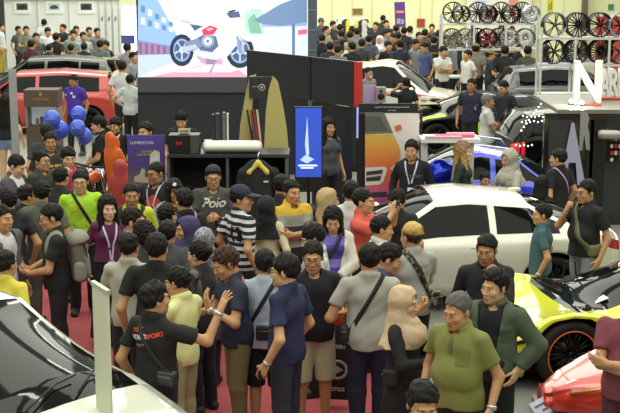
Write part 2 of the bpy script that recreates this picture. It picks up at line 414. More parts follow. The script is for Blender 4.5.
def torso(f, fem, w, belly, inf, z0=None, loose=0, k=.05):
    cw = (.148 if fem else .166) * w; hw = (.168 if fem else .160) * w; ww = (.128 if fem else .15) * w + belly * .35
    f.ell((0, .0, .94), (hw + inf, .118 + inf + belly * .3, .13 + inf), 0)
    f.ell((0, -.01 - belly * .45, 1.10), (ww + inf + loose, .105 + inf + belly * .7 + loose, .17), k)
    f.ell((0, .0, 1.27), (cw + inf, .112 + inf + belly * .2, .175 + inf), k)
    if fem:
        for s in (-1, 1): f.ell((s * .07, -.085, 1.265), (.058 + inf, .05 + inf, .058 + inf), .03)
    sw = (.125 if fem else .15) * w
    for s in (-1, 1): f.cone((s * .02, .02, 1.432), (s * sw, .014, SH_Z - .01), .040 + inf * .7, .046 + inf * .8, .03)
_TB = {}
def torso_bvh(fem, w, belly, inf):
    key = (fem, w, belly, round(inf, 3))
    if key not in _TB:
        f = Field((-.45, -.45, .75), (.45, .4, 1.56), .022); torso(f, fem, w, belly, inf); V, F = f.mesh()
        _TB[key] = BVHTree.FromPolygons([Vector(v) for v in V], [list(q) for q in F])
    return _TB[key]
PEOPLE = []
def person(label, px, py, H=1.70, rot=0, lean=0, head=(0, 0, 0), L='down', Rt='down', top='tee', tc='222326', tm=None, bot='trousers', bc='23242a', hair='short', hc='16130f',
           sk='b', fem=False, w=1.0, belly=0.0, shoe='2a2a2c', group=None, res=.014, seed=None, cap=None, capflip=False, hijab=None, glasses=False, inner='17171a', inf=.014, hem=None,
           sleeve=.62, legs=None, z0=0.0, loc=None, collar=None, twist=0):
    k = H / 1.70; seed = seed if seed is not None else len(PEOPLE) + 1; rg = np.random.default_rng(seed)
    far = res > .02; hh = .0055 if not far else .0085
    sh = lambda z: -tan(R(lean)) * np.maximum(0, z - .95) * np.clip((z - .85) / .3, 0, 1)
    def bend(V):
        V = np.array(V, float).reshape(-1, 3); V[:, 1] += sh(V[:, 2]); return V * k
    # head frame
    hy, hp, hr = head; Mh = (Matrix.Rotation(R(hy), 3, 'Z') @ Matrix.Rotation(R(hp), 3, 'X') @ Matrix.Rotation(R(hr), 3, 'Y')); Mn = np.array(Mh)
    piv = v3(0, .012, 1.485); hoff = v3(0, .02, -.09)
    def headV(V): return ((np.asarray(V) - hoff) * (1.14 if far else 1.05) @ Mn.T + piv + v3(0, sh(1.47), 0)) * k
    ht = headV([(0, .02, .13)])[0]
    root = thing('person', label, 'person', (0, 0, 0), R(rot), group)
    if loc is None:
        p = atz(px, py, H + z0 + .0); c, s_ = cos(R(rot)), sin(R(rot))
        root.location = (p.x - (ht[0]*c - ht[1]*s_), p.y - (ht[0]*s_ + ht[1]*c), z0)
    else: root.location = loc
    # arms
    sx = (.158 if fem else .182) * w; arms = {}
    for side, pose in ((1, L), (-1, Rt)):
        a = ARMS[pose] if isinstance(pose, str) else pose
        mir = v3(side, 1, 1); wr = v3(*a[0]) * mir
        if isinstance(pose, str): wr = wr + rg.uniform(-.012, .012, 3)
        if pose in ('down', 'down2', 'pocket'): wr[0] += side * (belly * .3 + (w - 1) * .1)
        if a[0][1] < -.1: wr[1] -= belly * .7
        s0 = v3(side * sx, .01, SH_Z - .02); e, wr = ik(s0, wr, .285, .25, v3(*a[1]) * mir)
        fd = unit(wr - e) if a[3] is None else unit(unit(v3(*a[3]) * mir) * .8 + unit(wr - e) * .2)
        n = v3(*a[2]) * mir; n = unit(n - fd * (n @ fd)); t = np.cross(n, fd) * side
        arms[side] = dict(s=s0, e=e, w=wr, f=fd, n=n, t=t, kind=a[4])
    # legs
    lg = legs or (rg.uniform(-.05, .05), rg.uniform(.085, .12)); J = {}
    for side in (1, -1):
        fx = side * lg[1]; fy = side * lg[0]
        J[side] = (v3(side * .085 * w, 0, .90), v3(side * (.09 + lg[1]) / 2 * w, fy * .5 - .015, .49), v3(fx, fy + .02, .085))
    # ---- body: one skin
    lo, hi = v3(-.45, -.36, 0), v3(.45, .33, 1.56)
    for a in arms.values():
        for q in (a['e'], a['w']): lo = np.minimum(lo, q - .09); hi = np.maximum(hi, q + .09)
    hi[2] = max(hi[2], 1.56); f = Field(lo, hi, res)
    torso(f, fem, w, belly, -.014)
    af = .88 if fem else 1.0
    for side, a in arms.items():
        f.cone(a['s'], a['e'], .045 * af, .040 * af, .03); f.cone(a['e'], a['w'], .042 * af, .0275 * af, .02)
        hpj, kn, an = J[side]; f.cone(hpj, kn, .078 * w, .054, .03); f.cone(kn + v3(0, .012, -.06), an, .056, .036, .03)
        f.cone(an + v3(0, .02, -.03), an + v3(0, -.15, -.05), .036, .03, .02)
    nr = .046 if fem else .055
    f.cone((0, .012, 1.40), piv + v3(0, .012, -.02), nr - .004, nr, .03)
    V, F = f.mesh(); V = bend(V); fm = np.zeros(len(F), int); Vs, Fs, Ms = [V], [F], [fm]; n0 = len(V)
    hV, hF, hM = head_proto(fem, hh, seed % 4 if not far else 0); Vs.append(headV(hV)); Fs.append(hF + n0); Ms.append(hM); n0 += len(hV)
    for side, a in arms.items():
        v, q = hand_proto(a['kind'], .0045 if not far else .008)
        sc = .92 if fem else 1.0; wp = a['w']; P = wp + (v[:, :1] * a['t'] + v[:, 1:2] * a['n'] + v[:, 2:] * a['f']) * sc
        P = bend(P) if wp[2] < 1.0 else (P + v3(0, sh(wp[2]), 0)) * k
        det = np.linalg.det(np.stack([a['t'], a['n'], a['f']])); q = q if det > 0 else q[:, ::-1]
        Vs.append(P); Fs.append(q + n0); Ms.append(np.zeros(len(q), int)); n0 += len(v)
    if not far:
        b = MB()
        for s_ in (-1, 1): b.tube([(s_ * x_, -.092 - .004 * (1 - abs(x_ - .03) / .03) + max(0, x_ - .035) * .9, .021 + z_) for x_, z_ in ((.014, -.001), (.028, .004), (.042, .002), (.052, -.004))], .0032, 6, cap=False)
        Vs.append(headV(b.v)); Fs.append(np.array(b.f) + n0); Ms.append(np.full(len(b.f), 4)); n0 += len(b.v)
    mesh_obj('body', np.concatenate(Vs), np.concatenate(Fs), [skin(sk), lipm(sk), M_EYE, M_IRIS, mat('hair', hc if isinstance(hc, str) and hc not in ('8b8a84',) else '1d1813', .6)], root, np.concatenate(Ms))
    # ---- clothes
    fb = (.12, 45) if not far else (0, 0)
    cloth = lambda nm, c, ro=.85: c if not isinstance(c, str) else mat(nm, c, ro, bump=fb[0], bscale=fb[1])
    def upper(nm, m, inf, sleeve, hem, seed2, open_=0, loose=.006, neckcut=True, hood=False):
        g = Field(lo - .03, hi + .03, res * (.9 if not far else 1)); torso(g, fem, w, belly, inf, loose=loose)
        g.cone((0, 0, 1.0), (0, -.005, hem - .01), .15 * w + inf, .158 * w + inf + loose + (belly * .3), .04, q=(1, .76, 1))
        if hem < .7: g.cone((0, 0, .95), (0, .01, hem - .01), .165 + inf, .25 + inf, .03, flat=1, q=(1, .8, 1))
        if hem < .9: g.ell((0, 0, .93), (.178 * w, .134 + belly * .35, .16), .03)
        x, y, z = g.grid(); g.cut(hem - z + 0 * x + 0 * y)
        if open_: g.cut(-np.maximum(np.abs(x + 0.01) - open_ * (.5 + np.clip((z - .9) / .5, 0, 1)), y))
        for side, a in arms.items():
            s0, e, wr = a['s'], a['e'], a['w']
            if sleeve <= 0: continue
            if sleeve <= 1: g.cone(s0 - unit(e - s0) * .02, s0 + (e - s0) * sleeve, .048 * af + inf, (.047 + inf) * af + loose, .03, flat=1)
            else:
                g.cone(s0, e, .048 * af + inf, .042 * af + inf, .03); g.cone(e, e + (wr - e) * (sleeve - 1), .043 * af + inf, .033 * af + inf, .02, flat=1)
        g.noise(.006, 21, seed2); g.noise(.0034, 48, seed2 + 1)
        g.cone((0, .018, 1.36), (0, .022, 1.452), .078, .074, .02)
        if neckcut and not hijab:
            g.cone((0, -.045, 1.44), (0, -.06, 1.6), .056, .10, .006, '-')
            g.cone((0, .0, 1.468), (0, .0, 1.6), .056, .06, .006, '-')
        if collar:
            for dz in (0,):
                A = np.linspace(-2.55, 2.55, 13)
                for a0, a1 in zip(A[:-1], A[1:]):
                    pt = lambda q: (sin(q) * .074, .012 + cos(q) * .07 - (.012 if abs(q) > 2 else 0), 1.456 + cos(q) * .018)
                    g.cone(pt(a0), pt(a1), .016, .016, .01, q=(1, 1, 1.5))
        v, q = g.mesh(); o = mesh_obj(nm, bend(v), q, m, root); return o, v, q
    hem0 = hem if hem is not None else {'tee': .85, 'polo': .85, 'long': .84, 'jacket': .86, 'cardigan': .72, 'dress': .12, 'tunic': .55}[top]
    T = tm or tc; nm = {'tee': 't_shirt', 'polo': 'polo_shirt', 'long': 'shirt', 'jacket': 'jacket', 'cardigan': 'cardigan', 'dress': 'dress', 'tunic': 'tunic'}[top]
    sv = None
    if top in ('tee', 'polo'):
        if top == 'polo' and collar is None: collar = True
        _, sv, sq = upper(nm, cloth('cotton', T), inf, sleeve, hem0, seed)
    elif top in ('long', 'dress', 'tunic'): _, sv, sq = upper(nm, cloth('cotton', T), inf, 1.93, hem0, seed)
    else:
        c0 = collar; collar = None
        upper('t_shirt', cloth('cotton', inner), .010, .4, .83, seed + 50, loose=0)
        collar = c0; _, sv, sq = upper(nm, cloth('heavy_cotton', T), inf + .014, 1.93 if sleeve <= 1 else sleeve, hem0, seed, open_=.075 if top == 'jacket' else .09)
    if bot and top != 'dress':
        g = Field((-.36, -.34, 0), (.36, .34, 1.06), res)
        g.ell((0, 0, .93), (.158 * w, .116 + belly * .3, .16), 0)
        if bot in ('skirt', 'longskirt'):
            zb = .45 if bot == 'skirt' else .1
            g.cone((0, 0, .95), (0, .0, zb), .16, .2 if zb > .2 else .24, .04, flat=1, q=(1, .8, 1))
        else:
            for side in (1, -1):
                hpj, kn, an = J[side]
                if bot == 'shorts':
                    g.cone(hpj, kn + (kn - hpj) * .04, .099 * w, .088, .03, flat=1)
                elif bot == 'minishorts': g.cone(hpj, hpj + (kn - hpj) * .33, .098 * w, .095, .03, flat=1)
                else:
                    g.cone(hpj, kn, .098 * w, .073, .03); g.cone(kn + v3(0, .01, -.03), an + v3(0, 0, -.02), .073, .062, .03, flat=1)
            g.noise(.003, 24, seed + 9)
        v, q = g.mesh(); mesh_obj({'shorts': 'shorts', 'minishorts': 'shorts', 'skirt': 'skirt', 'longskirt': 'skirt'}.get(bot, 'trousers'), bend(v), q, cloth('trouser_cloth', bc, .9), root)
    for side in (1, -1):
        an = J[side][2]; g = Field((an[0] - .09, an[1] - .26, 0), (an[0] + .09, an[1] + .14, .18), .012 if not far else .02)
        g.cone(an + v3(0, .03, -.035), an + v3(side * .02, -.14, -.05), .054, .050, .02); g.cone(an, an + v3(0, .01, .02), .05, .05, .02, flat=1)
        x, y, z = g.grid(); g.cut(.004 - z + 0 * x + 0 * y); v, q = g.mesh(); mesh_obj('shoe', v * k, q, cloth('leather', shoe, .5), root)
    # ---- hair, headgear
    if hijab:
        v, q = hijab_proto(.009, seed); v = headV(v); mesh_obj('headscarf', v, q, hijab if not isinstance(hijab, str) else mat('scarf_cloth', hijab, .85, bump=.2, bscale=120), root)
    elif hair:
        v, q = hair_proto(hair, .0065 if not far else .011, seed % 3); v = headV(v)
        mesh_obj('hair', v, q, hc if not isinstance(hc, str) else mat('hair', hc, .62, bump=.35, bscale=150, spec=.25), root)
        if cap:
            v, q = cap_proto(.006)
            if capflip: v = (v - v3(0, .02, 0)) * v3(-1, -1, 1) + v3(0, .02, 0)
            mesh_obj('cap', headV(v), q, mat('cap_cloth', cap, .8), root)
    if glasses:
        b = MB()
        for s_ in (-1, 1):
            b.tube([headV([(s_ * .034 + .027 * cos(t), -.118 + .012 * abs(cos(t)) * (1 if cos(t) * s_ > 0 else 0), .0 + .019 * sin(t))])[0] for t in np.linspace(0, 2*pi, 16, endpoint=False)], .0026 * k, 6, closed=True)
            b.tube([headV([p])[0] for p in ((s_ * .061, -.106, .004), (s_ * .082, -.05, .006), (s_ * .084, .012, .004))], .0024 * k, 6)
        b.tube([headV([p])[0] for p in ((-.008, -.119, .006), (0, -.121, .009), (.008, -.119, .006))], .0024 * k, 6)
        b.obj('glasses', mat('glasses_frame', '151313', .3), root, True)
    d = dict(o=root, k=k, bend=bend, headV=headV, arms=arms, fem=fem, w=w, belly=belly, inf=inf + (.014 if top in ('jacket', 'cardigan') else 0), sv=sv, sq=sq, sh=sh, rot=rot, label=label)
    PEOPLE.append(d)
    if top == 'polo' and not far and isinstance(T, str):
        dk = '%02x%02x%02x' % tuple(int(int(T[i:i+2], 16) * .82) for i in (0, 2, 4))
        patch_on(d, 'front', [(-.017, -.085), (.017, -.085), (.017, .07), (-.017, .07)], 0, 1.35, mat('cotton', dk, .85), name='placket', off=.003)
        for zz in (1.30, 1.35, 1.395):
            p_ = d['bend']([drape(d, 0, zz, 'front', .005)])[0]; v, f_ = sph(8, 4); mesh_obj('button', v * .006 + p_, f_, mat('button', '7d7a66', .5), root)
    return d
def shirt_bvh(d):
    if 'bvh' not in d: d['bvh'] = BVHTree.FromPolygons([Vector(v) for v in d['sv']], [list(q) for q in d['sq']])
    return d['bvh']
def drape(d, x, z, side, off=.004):
    s = -1 if side == 'front' else 1
    h = shirt_bvh(d).ray_cast(Vector((x, s * 1.0, z)), Vector((0, -s, 0)))
    y = h[0].y if h[0] is not None else s * .1
    return (x, y + s * off, z)
def print_on(d, side, txt, size, x, z, col, name='print', shear=0, tilt=0, bold=0, m=None):
    V, F = text_geo(txt, size, 0, bold, shear); s = 1 if side == 'front' else -1; ct, st = cos(R(tilt)), sin(R(tilt))
    P = [drape(d, x + s * (v[0] * ct - v[1] * st), z + v[0] * st + v[1] * ct, side) for v in V]
    return mesh_obj(name, d['bend'](P), F, m or mat('print_ink', col, .7), d['o'], smooth=False)
def patch_on(d, side, poly, x, z, m, name='print', off=.004):
    """a flat patch of cloth or ink: polygon (x, z) filled as a fan grid"""
    poly = [tuple(np.array(a) + (np.array(b) - np.array(a)) * t) for a, b in zip(poly, poly[1:] + poly[:1]) for t in (0, .34, .67)]
    s = 1 if side == 'front' else -1; n = len(poly); c = np.mean(poly, 0); V = [tuple(c)]; F = []
    for r_ in (.5, 1.0): V += [tuple(c + (np.array(p) - c) * r_) for p in poly]
    for i in range(n): j = (i + 1) % n; F += [[0, 1 + i, 1 + j], [1 + i, 1 + n + i, 1 + n + j, 1 + j]]
    P = [drape(d, x + s * v[0], z + v[1], side, off) for v in V]
    return mesh_obj(name, d['bend'](P), F, m, d['o'], smooth=False)
def loop_strap(d, side, hipz=.95, sx=.10, hx=.16, wd=.035, off=.010, m=None, parent=None, name='strap', arc=(0, 1)):
    """a strap over one shoulder (+1 left) to the other hip, right round the trunk"""
    bv = torso_bvh(d['fem'], d['w'], d['belly'], d['inf']); A = v3(side * sx, .01, 1.45); B = v3(-side * hx, 0, hipz); C = (A + B) / 2; u = unit(A - B); up = v3(0, 1, 0); w_ = np.cross(u, up)
    n = 44; V = []; F = []
    for i in range(n + 1):
        t = 2 * pi * (arc[0] + (arc[1] - arc[0]) * i / n); dr = u * cos(t) + up * sin(t)
        for e in (-.5, .5):
            o = C + w_ * wd * e; h = bv.ray_cast(Vector(o + dr * .8), Vector(-dr)); p = (np.array(h[0]) if h[0] is not None else o + dr * .15)
            h2 = shirt_bvh(d).ray_cast(Vector(o + dr * .8), Vector(-dr)) if d['sv'] is not None else (None,)
            if h2[0] is not None and 0 < (np.array(h2[0]) - p) @ dr < .055: p = np.array(h2[0])
            V += [p + dr * off, p + dr * (off - .007)]
    for i in range(n):
        a, b = 4 * i, 4 * i + 4
        F += [[a, a+2, b+2, b], [a+1, b+1, b+3, a+3], [a, b, b+1, a+1], [a+2, a+3, b+3, b+2]]
    return mesh_obj(name, d['bend'](V), F, m, parent or d['o'], smooth=True)
def lanyard(d, zb=1.12, col='c9cbe6', badge='dfe3f0', wd=.02):
    P = []; V = []; F = []
    bv = torso_bvh(d['fem'], d['w'], d['belly'], d['inf'])
    for s in (-1, 1):
        pts = [(s * .075, .03, 1.475)] + [(s * x, None, z) for x, z in ((.082, 1.43), (.075, 1.38), (.062, 1.32), (.045, 1.26), (.025, 1.19), (.006, zb))]; n0 = len(V)
        for x, y, z in pts:
            for e in (-.5, .5):
                xx = x + e * wd
                if y is None:
                    h = bv.ray_cast(Vector((xx, -1, z)), Vector((0, 1, 0))); yy = (h[0].y if h[0] is not None else -.1) - .010
                else: yy = y
                V.append((xx, yy, z))
        for i in range(len(pts) - 1): F.append([n0+2*i, n0+2*i+1, n0+2*i+3, n0+2*i+2])
    o = mesh_obj('lanyard', d['bend'](V), F, mat('ribbon', col, .6), d['o'])
    if badge:
        h = bv.ray_cast(Vector((0, -1, zb)), Vector((0, 1, 0))); y = (h[0].y if h[0] is not None else -.13) - .014
        p = d['bend']([(0, y, zb - .06)])[0]; box('badge', p, (.07, .004, .10), mat('card', badge, .5), o)
    return o
def hand_at(d, side, f=.07, n=.02):
    a = d['arms'][side]; p = a['w'] + a['f'] * f + a['n'] * n; return (p + v3(0, d['sh'](a['w'][2]), 0)) * d['k']
def world_mat(d, loc, M=None):
    o = d['o']; return Matrix.Translation(o.location) @ Matrix.Rotation(o.rotation_euler.z, 4, 'Z') @ Matrix.Translation(Vector(loc)) @ (M.to_4x4() if M is not None else Matrix())
def phone(d, side, label, col='1b1c20', M=None, land=False, group=None, off=(0, 0, 0)):
    b = MB(); dm = (.15, .009, .074) if land else (.074, .009, .15); b.box((0, 0, 0), dm, None, .004); o = b.obj('phone', mat('phone_case', col, .3))
    s = MB(); s.box((0, .0049, 0), (dm[0] * .92, .001, dm[2] * .9)); s.obj('screen', mat('phone_glass', '30343e', .1), o)
    a = d['arms'][side]; p = hand_at(d, side, .085, .028) + v3(*off)
    o.matrix_world = world_mat(d, p, M or Matrix.Rotation(R(-35), 3, 'X')); tag(o, label, 'phone', group); return o
def camera_thing(d, side, label, off=(0, -.03, 0), rz=0):
    o = thing('camera', label, 'camera'); o.matrix_world = world_mat(d, hand_at(d, side, .07, .03) + v3(*off), Matrix.Rotation(R(rz), 3, 'Z'))
    b = MB(); b.box((0, 0, 0), (.135, .06, .09), None, .012); b.box((0, .0, .055), (.05, .05, .03), None, .01); b.obj('camera_body', mat('camera_black', '17171a', .4), o)
    b = MB(); b.lathe([(0, .12), (.036, .12), (.04, .11), (.04, .03), (.034, 0)], (0, -.02, 0), RX90); b.obj('lens', mat('lens_black', '0d0d10', .15), o, True); return o
def watch(d, side, col='cfcfd2'):
    a = d['arms'][side]; b = MB(); c = a['w'] - a['f'] * 0 - unit(a['w'] - a['e']) * .02; ax = Vector(unit(a['w'] - a['e'])); q = ax.to_track_quat('Z', 'Y').to_matrix().to_4x4()
    b.lathe([(.031, -.011), (.034, -.011), (.034, .011), (.031, .011)], tuple(c), q, 16)
    dd = Vector(-a['n']); p = Vector(c) + dd * .034; b.lathe([(0, .006), (.017, .006), (.019, 0)], tuple(p), dd.to_track_quat('Z', 'Y').to_matrix().to_4x4(), 14)
    V = (np.array(b.v) + v3(0, d['sh'](a['w'][2]), 0)) * d['k']; mesh_obj('wristwatch', V, b.f, mat('watch_metal', col, .3, .6), d['o'])
def bag(d, name, label, c, size, col, strap_side=None, hipz=.95, cat='bag', back=False, rough=.7, m=None, wd=.035, hx=.17):
    """a soft bag carried on the body, its strap a part"""
    o = thing(name, label, cat); o.matrix_world = d['o'].matrix_world if False else world_mat(d, (0, 0, 0))
    mm = m or mat('bag_cloth', col, rough, bump=.2, bscale=80); k = d['k']
    f = Field(v3(*c) - v3(*size), v3(*c) + v3(*size), .014); f.ell(c, v3(*size) * v3(.62, .62, .62), 0); g = v3(*size) * .5
    x, y, z = f.grid(); q = [np.abs(a - cc) - gg for a, cc, gg in zip((x, y, z), c, g)]; rr = min(g) * .55
    d0 = np.sqrt(sum(np.maximum(a + rr, 0)**2 for a in q)) + np.minimum(np.maximum(np.maximum(q[0], q[1]), q[2]) + rr, 0) - rr; f.V = d0.astype(np.float32); f.noise(.004, 28, 5)
    v, qd = f.mesh(); mesh_obj('bag_body', d['bend'](v), qd, mm, o)
    s = -1 if c[1] < 0 else 1
    b = MB(); b.box((c[0], c[1] + s * g[1] * 1.0, c[2] + g[2] * .35), (g[0] * 1.5, .012, .012), None, .003); mesh_obj('zip', d['bend'](b.v), b.f, mat('zip_metal', '55565a', .5), o)
    if strap_side: loop_strap(d, strap_side, hipz, hx=hx, wd=wd, m=mat('webbing', col if not m else '1c1c1e', .8), parent=o)
    return o
def backpack(d, label, col='5b5a52', col2='2a2a2a', h=.46):
    o = thing('backpack', label, 'backpack'); o.matrix_world = world_mat(d, (0, 0, 0)); y0 = .115 + d['inf']
    f = Field((-.24, y0 - .04, .85), (.24, y0 + .32, 1.5), .013)
    f.cone((0, y0 + .085, 1.0), (0, y0 + .075, 1.0 + h * .72), .10, .085, 0, q=(1.5, .95, 1)); f.noise(.003, 30, 2); v, q = f.mesh(); mesh_obj('bag_body', d['bend'](v), q, mat('pack_cloth', col, .8, bump=.2, bscale=90), o)
    f = Field((-.2, y0, .85), (.2, y0 + .34, 1.4), .013); f.cone((0, y0 + .15, 1.0), (0, y0 + .15, 1.16), .06, .055, 0, q=(1.7, .8, 1)); v, q = f.mesh(); mesh_obj('pocket', d['bend'](v), q, mat('pack_cloth', col2, .8, bump=.2, bscale=90), o)
    f = Field((-.24, y0 - .04, 1.2), (.24, y0 + .34, 1.5), .013); f.ell((0, y0 + .09, 1.0 + h * .78), (.15, .12, .10), 0); x, y, z = f.grid(); f.cut(1.0 + h * .66 - z + 0 * x + (y - y0) * .25); v, q = f.mesh(); mesh_obj('flap', d['bend'](v), q, mat('pack_cloth', col2, .8, bump=.2, bscale=90), o)
    for s_ in (-1, 1):
        b = MB(); b.tube([(s_ * .075, y0 + .17 - abs(zz - 1.18) * .12, zz) for zz in np.linspace(.98, 1.32, 7)], .009, 6); mesh_obj('compression_strap', d['bend'](b.v), b.f, mat('webbing', '242424', .8), o)
        f = Field((s_ * .15 - .09, y0 - .02, .85), (s_ * .15 + .09, y0 + .2, 1.2), .013); f.cone((s_ * .145, y0 + .085, .98), (s_ * .145, y0 + .085, 1.10), .045, .042, 0, q=(.7, 1.4, 1)); v, q = f.mesh(); mesh_obj('side_pocket', d['bend'](v), q, mat('pack_cloth', col2, .8, bump=.2, bscale=90), o)
    b = MB(); b.tube([(-.03, y0 + .05, 1.43), (-.02, y0 + .05, 1.465), (.02, y0 + .05, 1.465), (.03, y0 + .05, 1.43)], .008); mesh_obj('handle', d['bend'](b.v), b.f, mat('webbing', col2, .8), o)
    pack_straps(d, o, col2); return o
def pack_straps(d, o, col):
    bv = torso_bvh(d['fem'], d['w'], d['belly'], d['inf'])
    for s in (-1, 1):
        V = []; F = []; pts = []
        for t in np.linspace(-.35, pi * .98, 22):
            dr = v3(0, -sin(t), cos(t)) if True else 0; pts.append(dr)
        for i, dr in enumerate(pts):
            for e in (-.5, .5):
                c = v3(s * (.115 + .02 * sin(i / 22 * pi)) + e * .05, .02, 1.24); h = bv.ray_cast(Vector(c + dr * .8), Vector(-dr)); p = np.array(h[0]) if h[0] is not None else c + dr * .15
                V += [p + dr * .014, p + dr * .002]
        for i in range(21):
            a, b_ = 4*i, 4*i+4; F += [[a, a+2, b_+2, b_], [a, b_, b_+1, a+1], [a+2, a+3, b_+3, b_+2]]
        mesh_obj('shoulder_strap', d['bend'](V), F, mat('webbing', col, .8), o)
# ---------------------------------------------------------------- cars: nose along local +x
def tb(t, x): return float(np.interp(x, [p[0] for p in t], [p[1] for p in t]))
GLASS = mat('tinted_glass', '07090a', .05, spec=.16); BLACK = mat('black_trim', '0e0e10', .45); RUB = mat('tyre_rubber', '151515', .75); UNDER = mat('underbody', '070707', .9)
CHROME = mat('chrome', 'd8d8d8', .12, 1); LAMP = mat('headlamp_glass', 'c9ced2', .08, .4); TAIL = mat('tail_lamp', 'a01015', .15)
def wheel(parent, c, r, side, rimcol='26272a', spokes=10, lip=None, wd=.23, rot=0, name='wheel'):
    M = Matrix.Rotation(-side * pi/2, 4, 'X'); o = MB(); ir = r * .74
    o.lathe([(ir, -wd/2), (r*.94, -wd/2), (r, -wd*.36), (r, wd*.36), (r*.94, wd/2), (ir, wd/2), (ir*.98, wd*.3)], c, M, 36); t = o.obj(name, RUB, parent, True)
    b = MB(); b.lathe([(ir, wd/2*.96), (ir*.94, wd/2*1.0), (ir*.90, wd*.36), (ir*.88, -wd*.2), (0, -wd*.2)], c, M, 36)
    if lip:
        q = MB(); q.lathe([(ir*1.005, wd/2*.98), (ir*.985, wd/2*1.04), (ir*.95, wd/2*1.02)], c, M, 40); q.obj('rim_stripe', mat('rim_stripe', lip, .35), t, True)
    z = wd * .30
    b.lathe([(ir*.17, z*.4), (ir*.16, z*1.1), (0, z*1.2)], c, M, 16)
    for k in range(spokes):
        a = 2 * pi * k / spokes + rot
        for d in (-.09, .09):
            p0 = Vector((cos(a + d*.6) * ir*.13, sin(a + d*.6) * ir*.13, z)); p1 = Vector((cos(a + d*1.3) * ir*.93, sin(a + d*1.3) * ir*.93, z*1.25))
            b.tube([Vector(c) + M @ p0, Vector(c) + M @ p1], [ir*.045, ir*.05], 6)
    b.obj('rim', mat('alloy', rimcol, .3, .7), t, True)
    d = MB(); d.lathe([(ir*.6, -.01), (ir*.6, .01), (0, .01)], c, M, 24); d.obj('brake_disc', mat('brake_steel', '55585c', .4, .8), t, True)
    return t
BASE = dict(x0=-2.25, x1=2.25, deck=[(-2.25, .85), (-2.1, .95), (-1.2, .98), (.9, .98), (1.9, .80), (2.2, .66), (2.25, .55)], belt=[(-2.25, .78), (-2.1, .90), (-1, .94), (.9, .88), (1.9, .72), (2.25, .5)],
            w=[(-2.25, .62), (-2.15, .78), (-1.8, .88), (-1, .91), (1.2, .91), (1.8, .86), (2.15, .70), (2.25, .52)], cab=(-1.95, -1.0, .15, 1.05), roof=[(-1.0, 1.36), (-.4, 1.42), (.15, 1.38)], wr=.56,
            sill=.22, wheels=(-1.36, 1.36), r=.33, ra=.385, tuck=.10, win=[(-1.25, -.42), (-.34, .78)], patches=[])
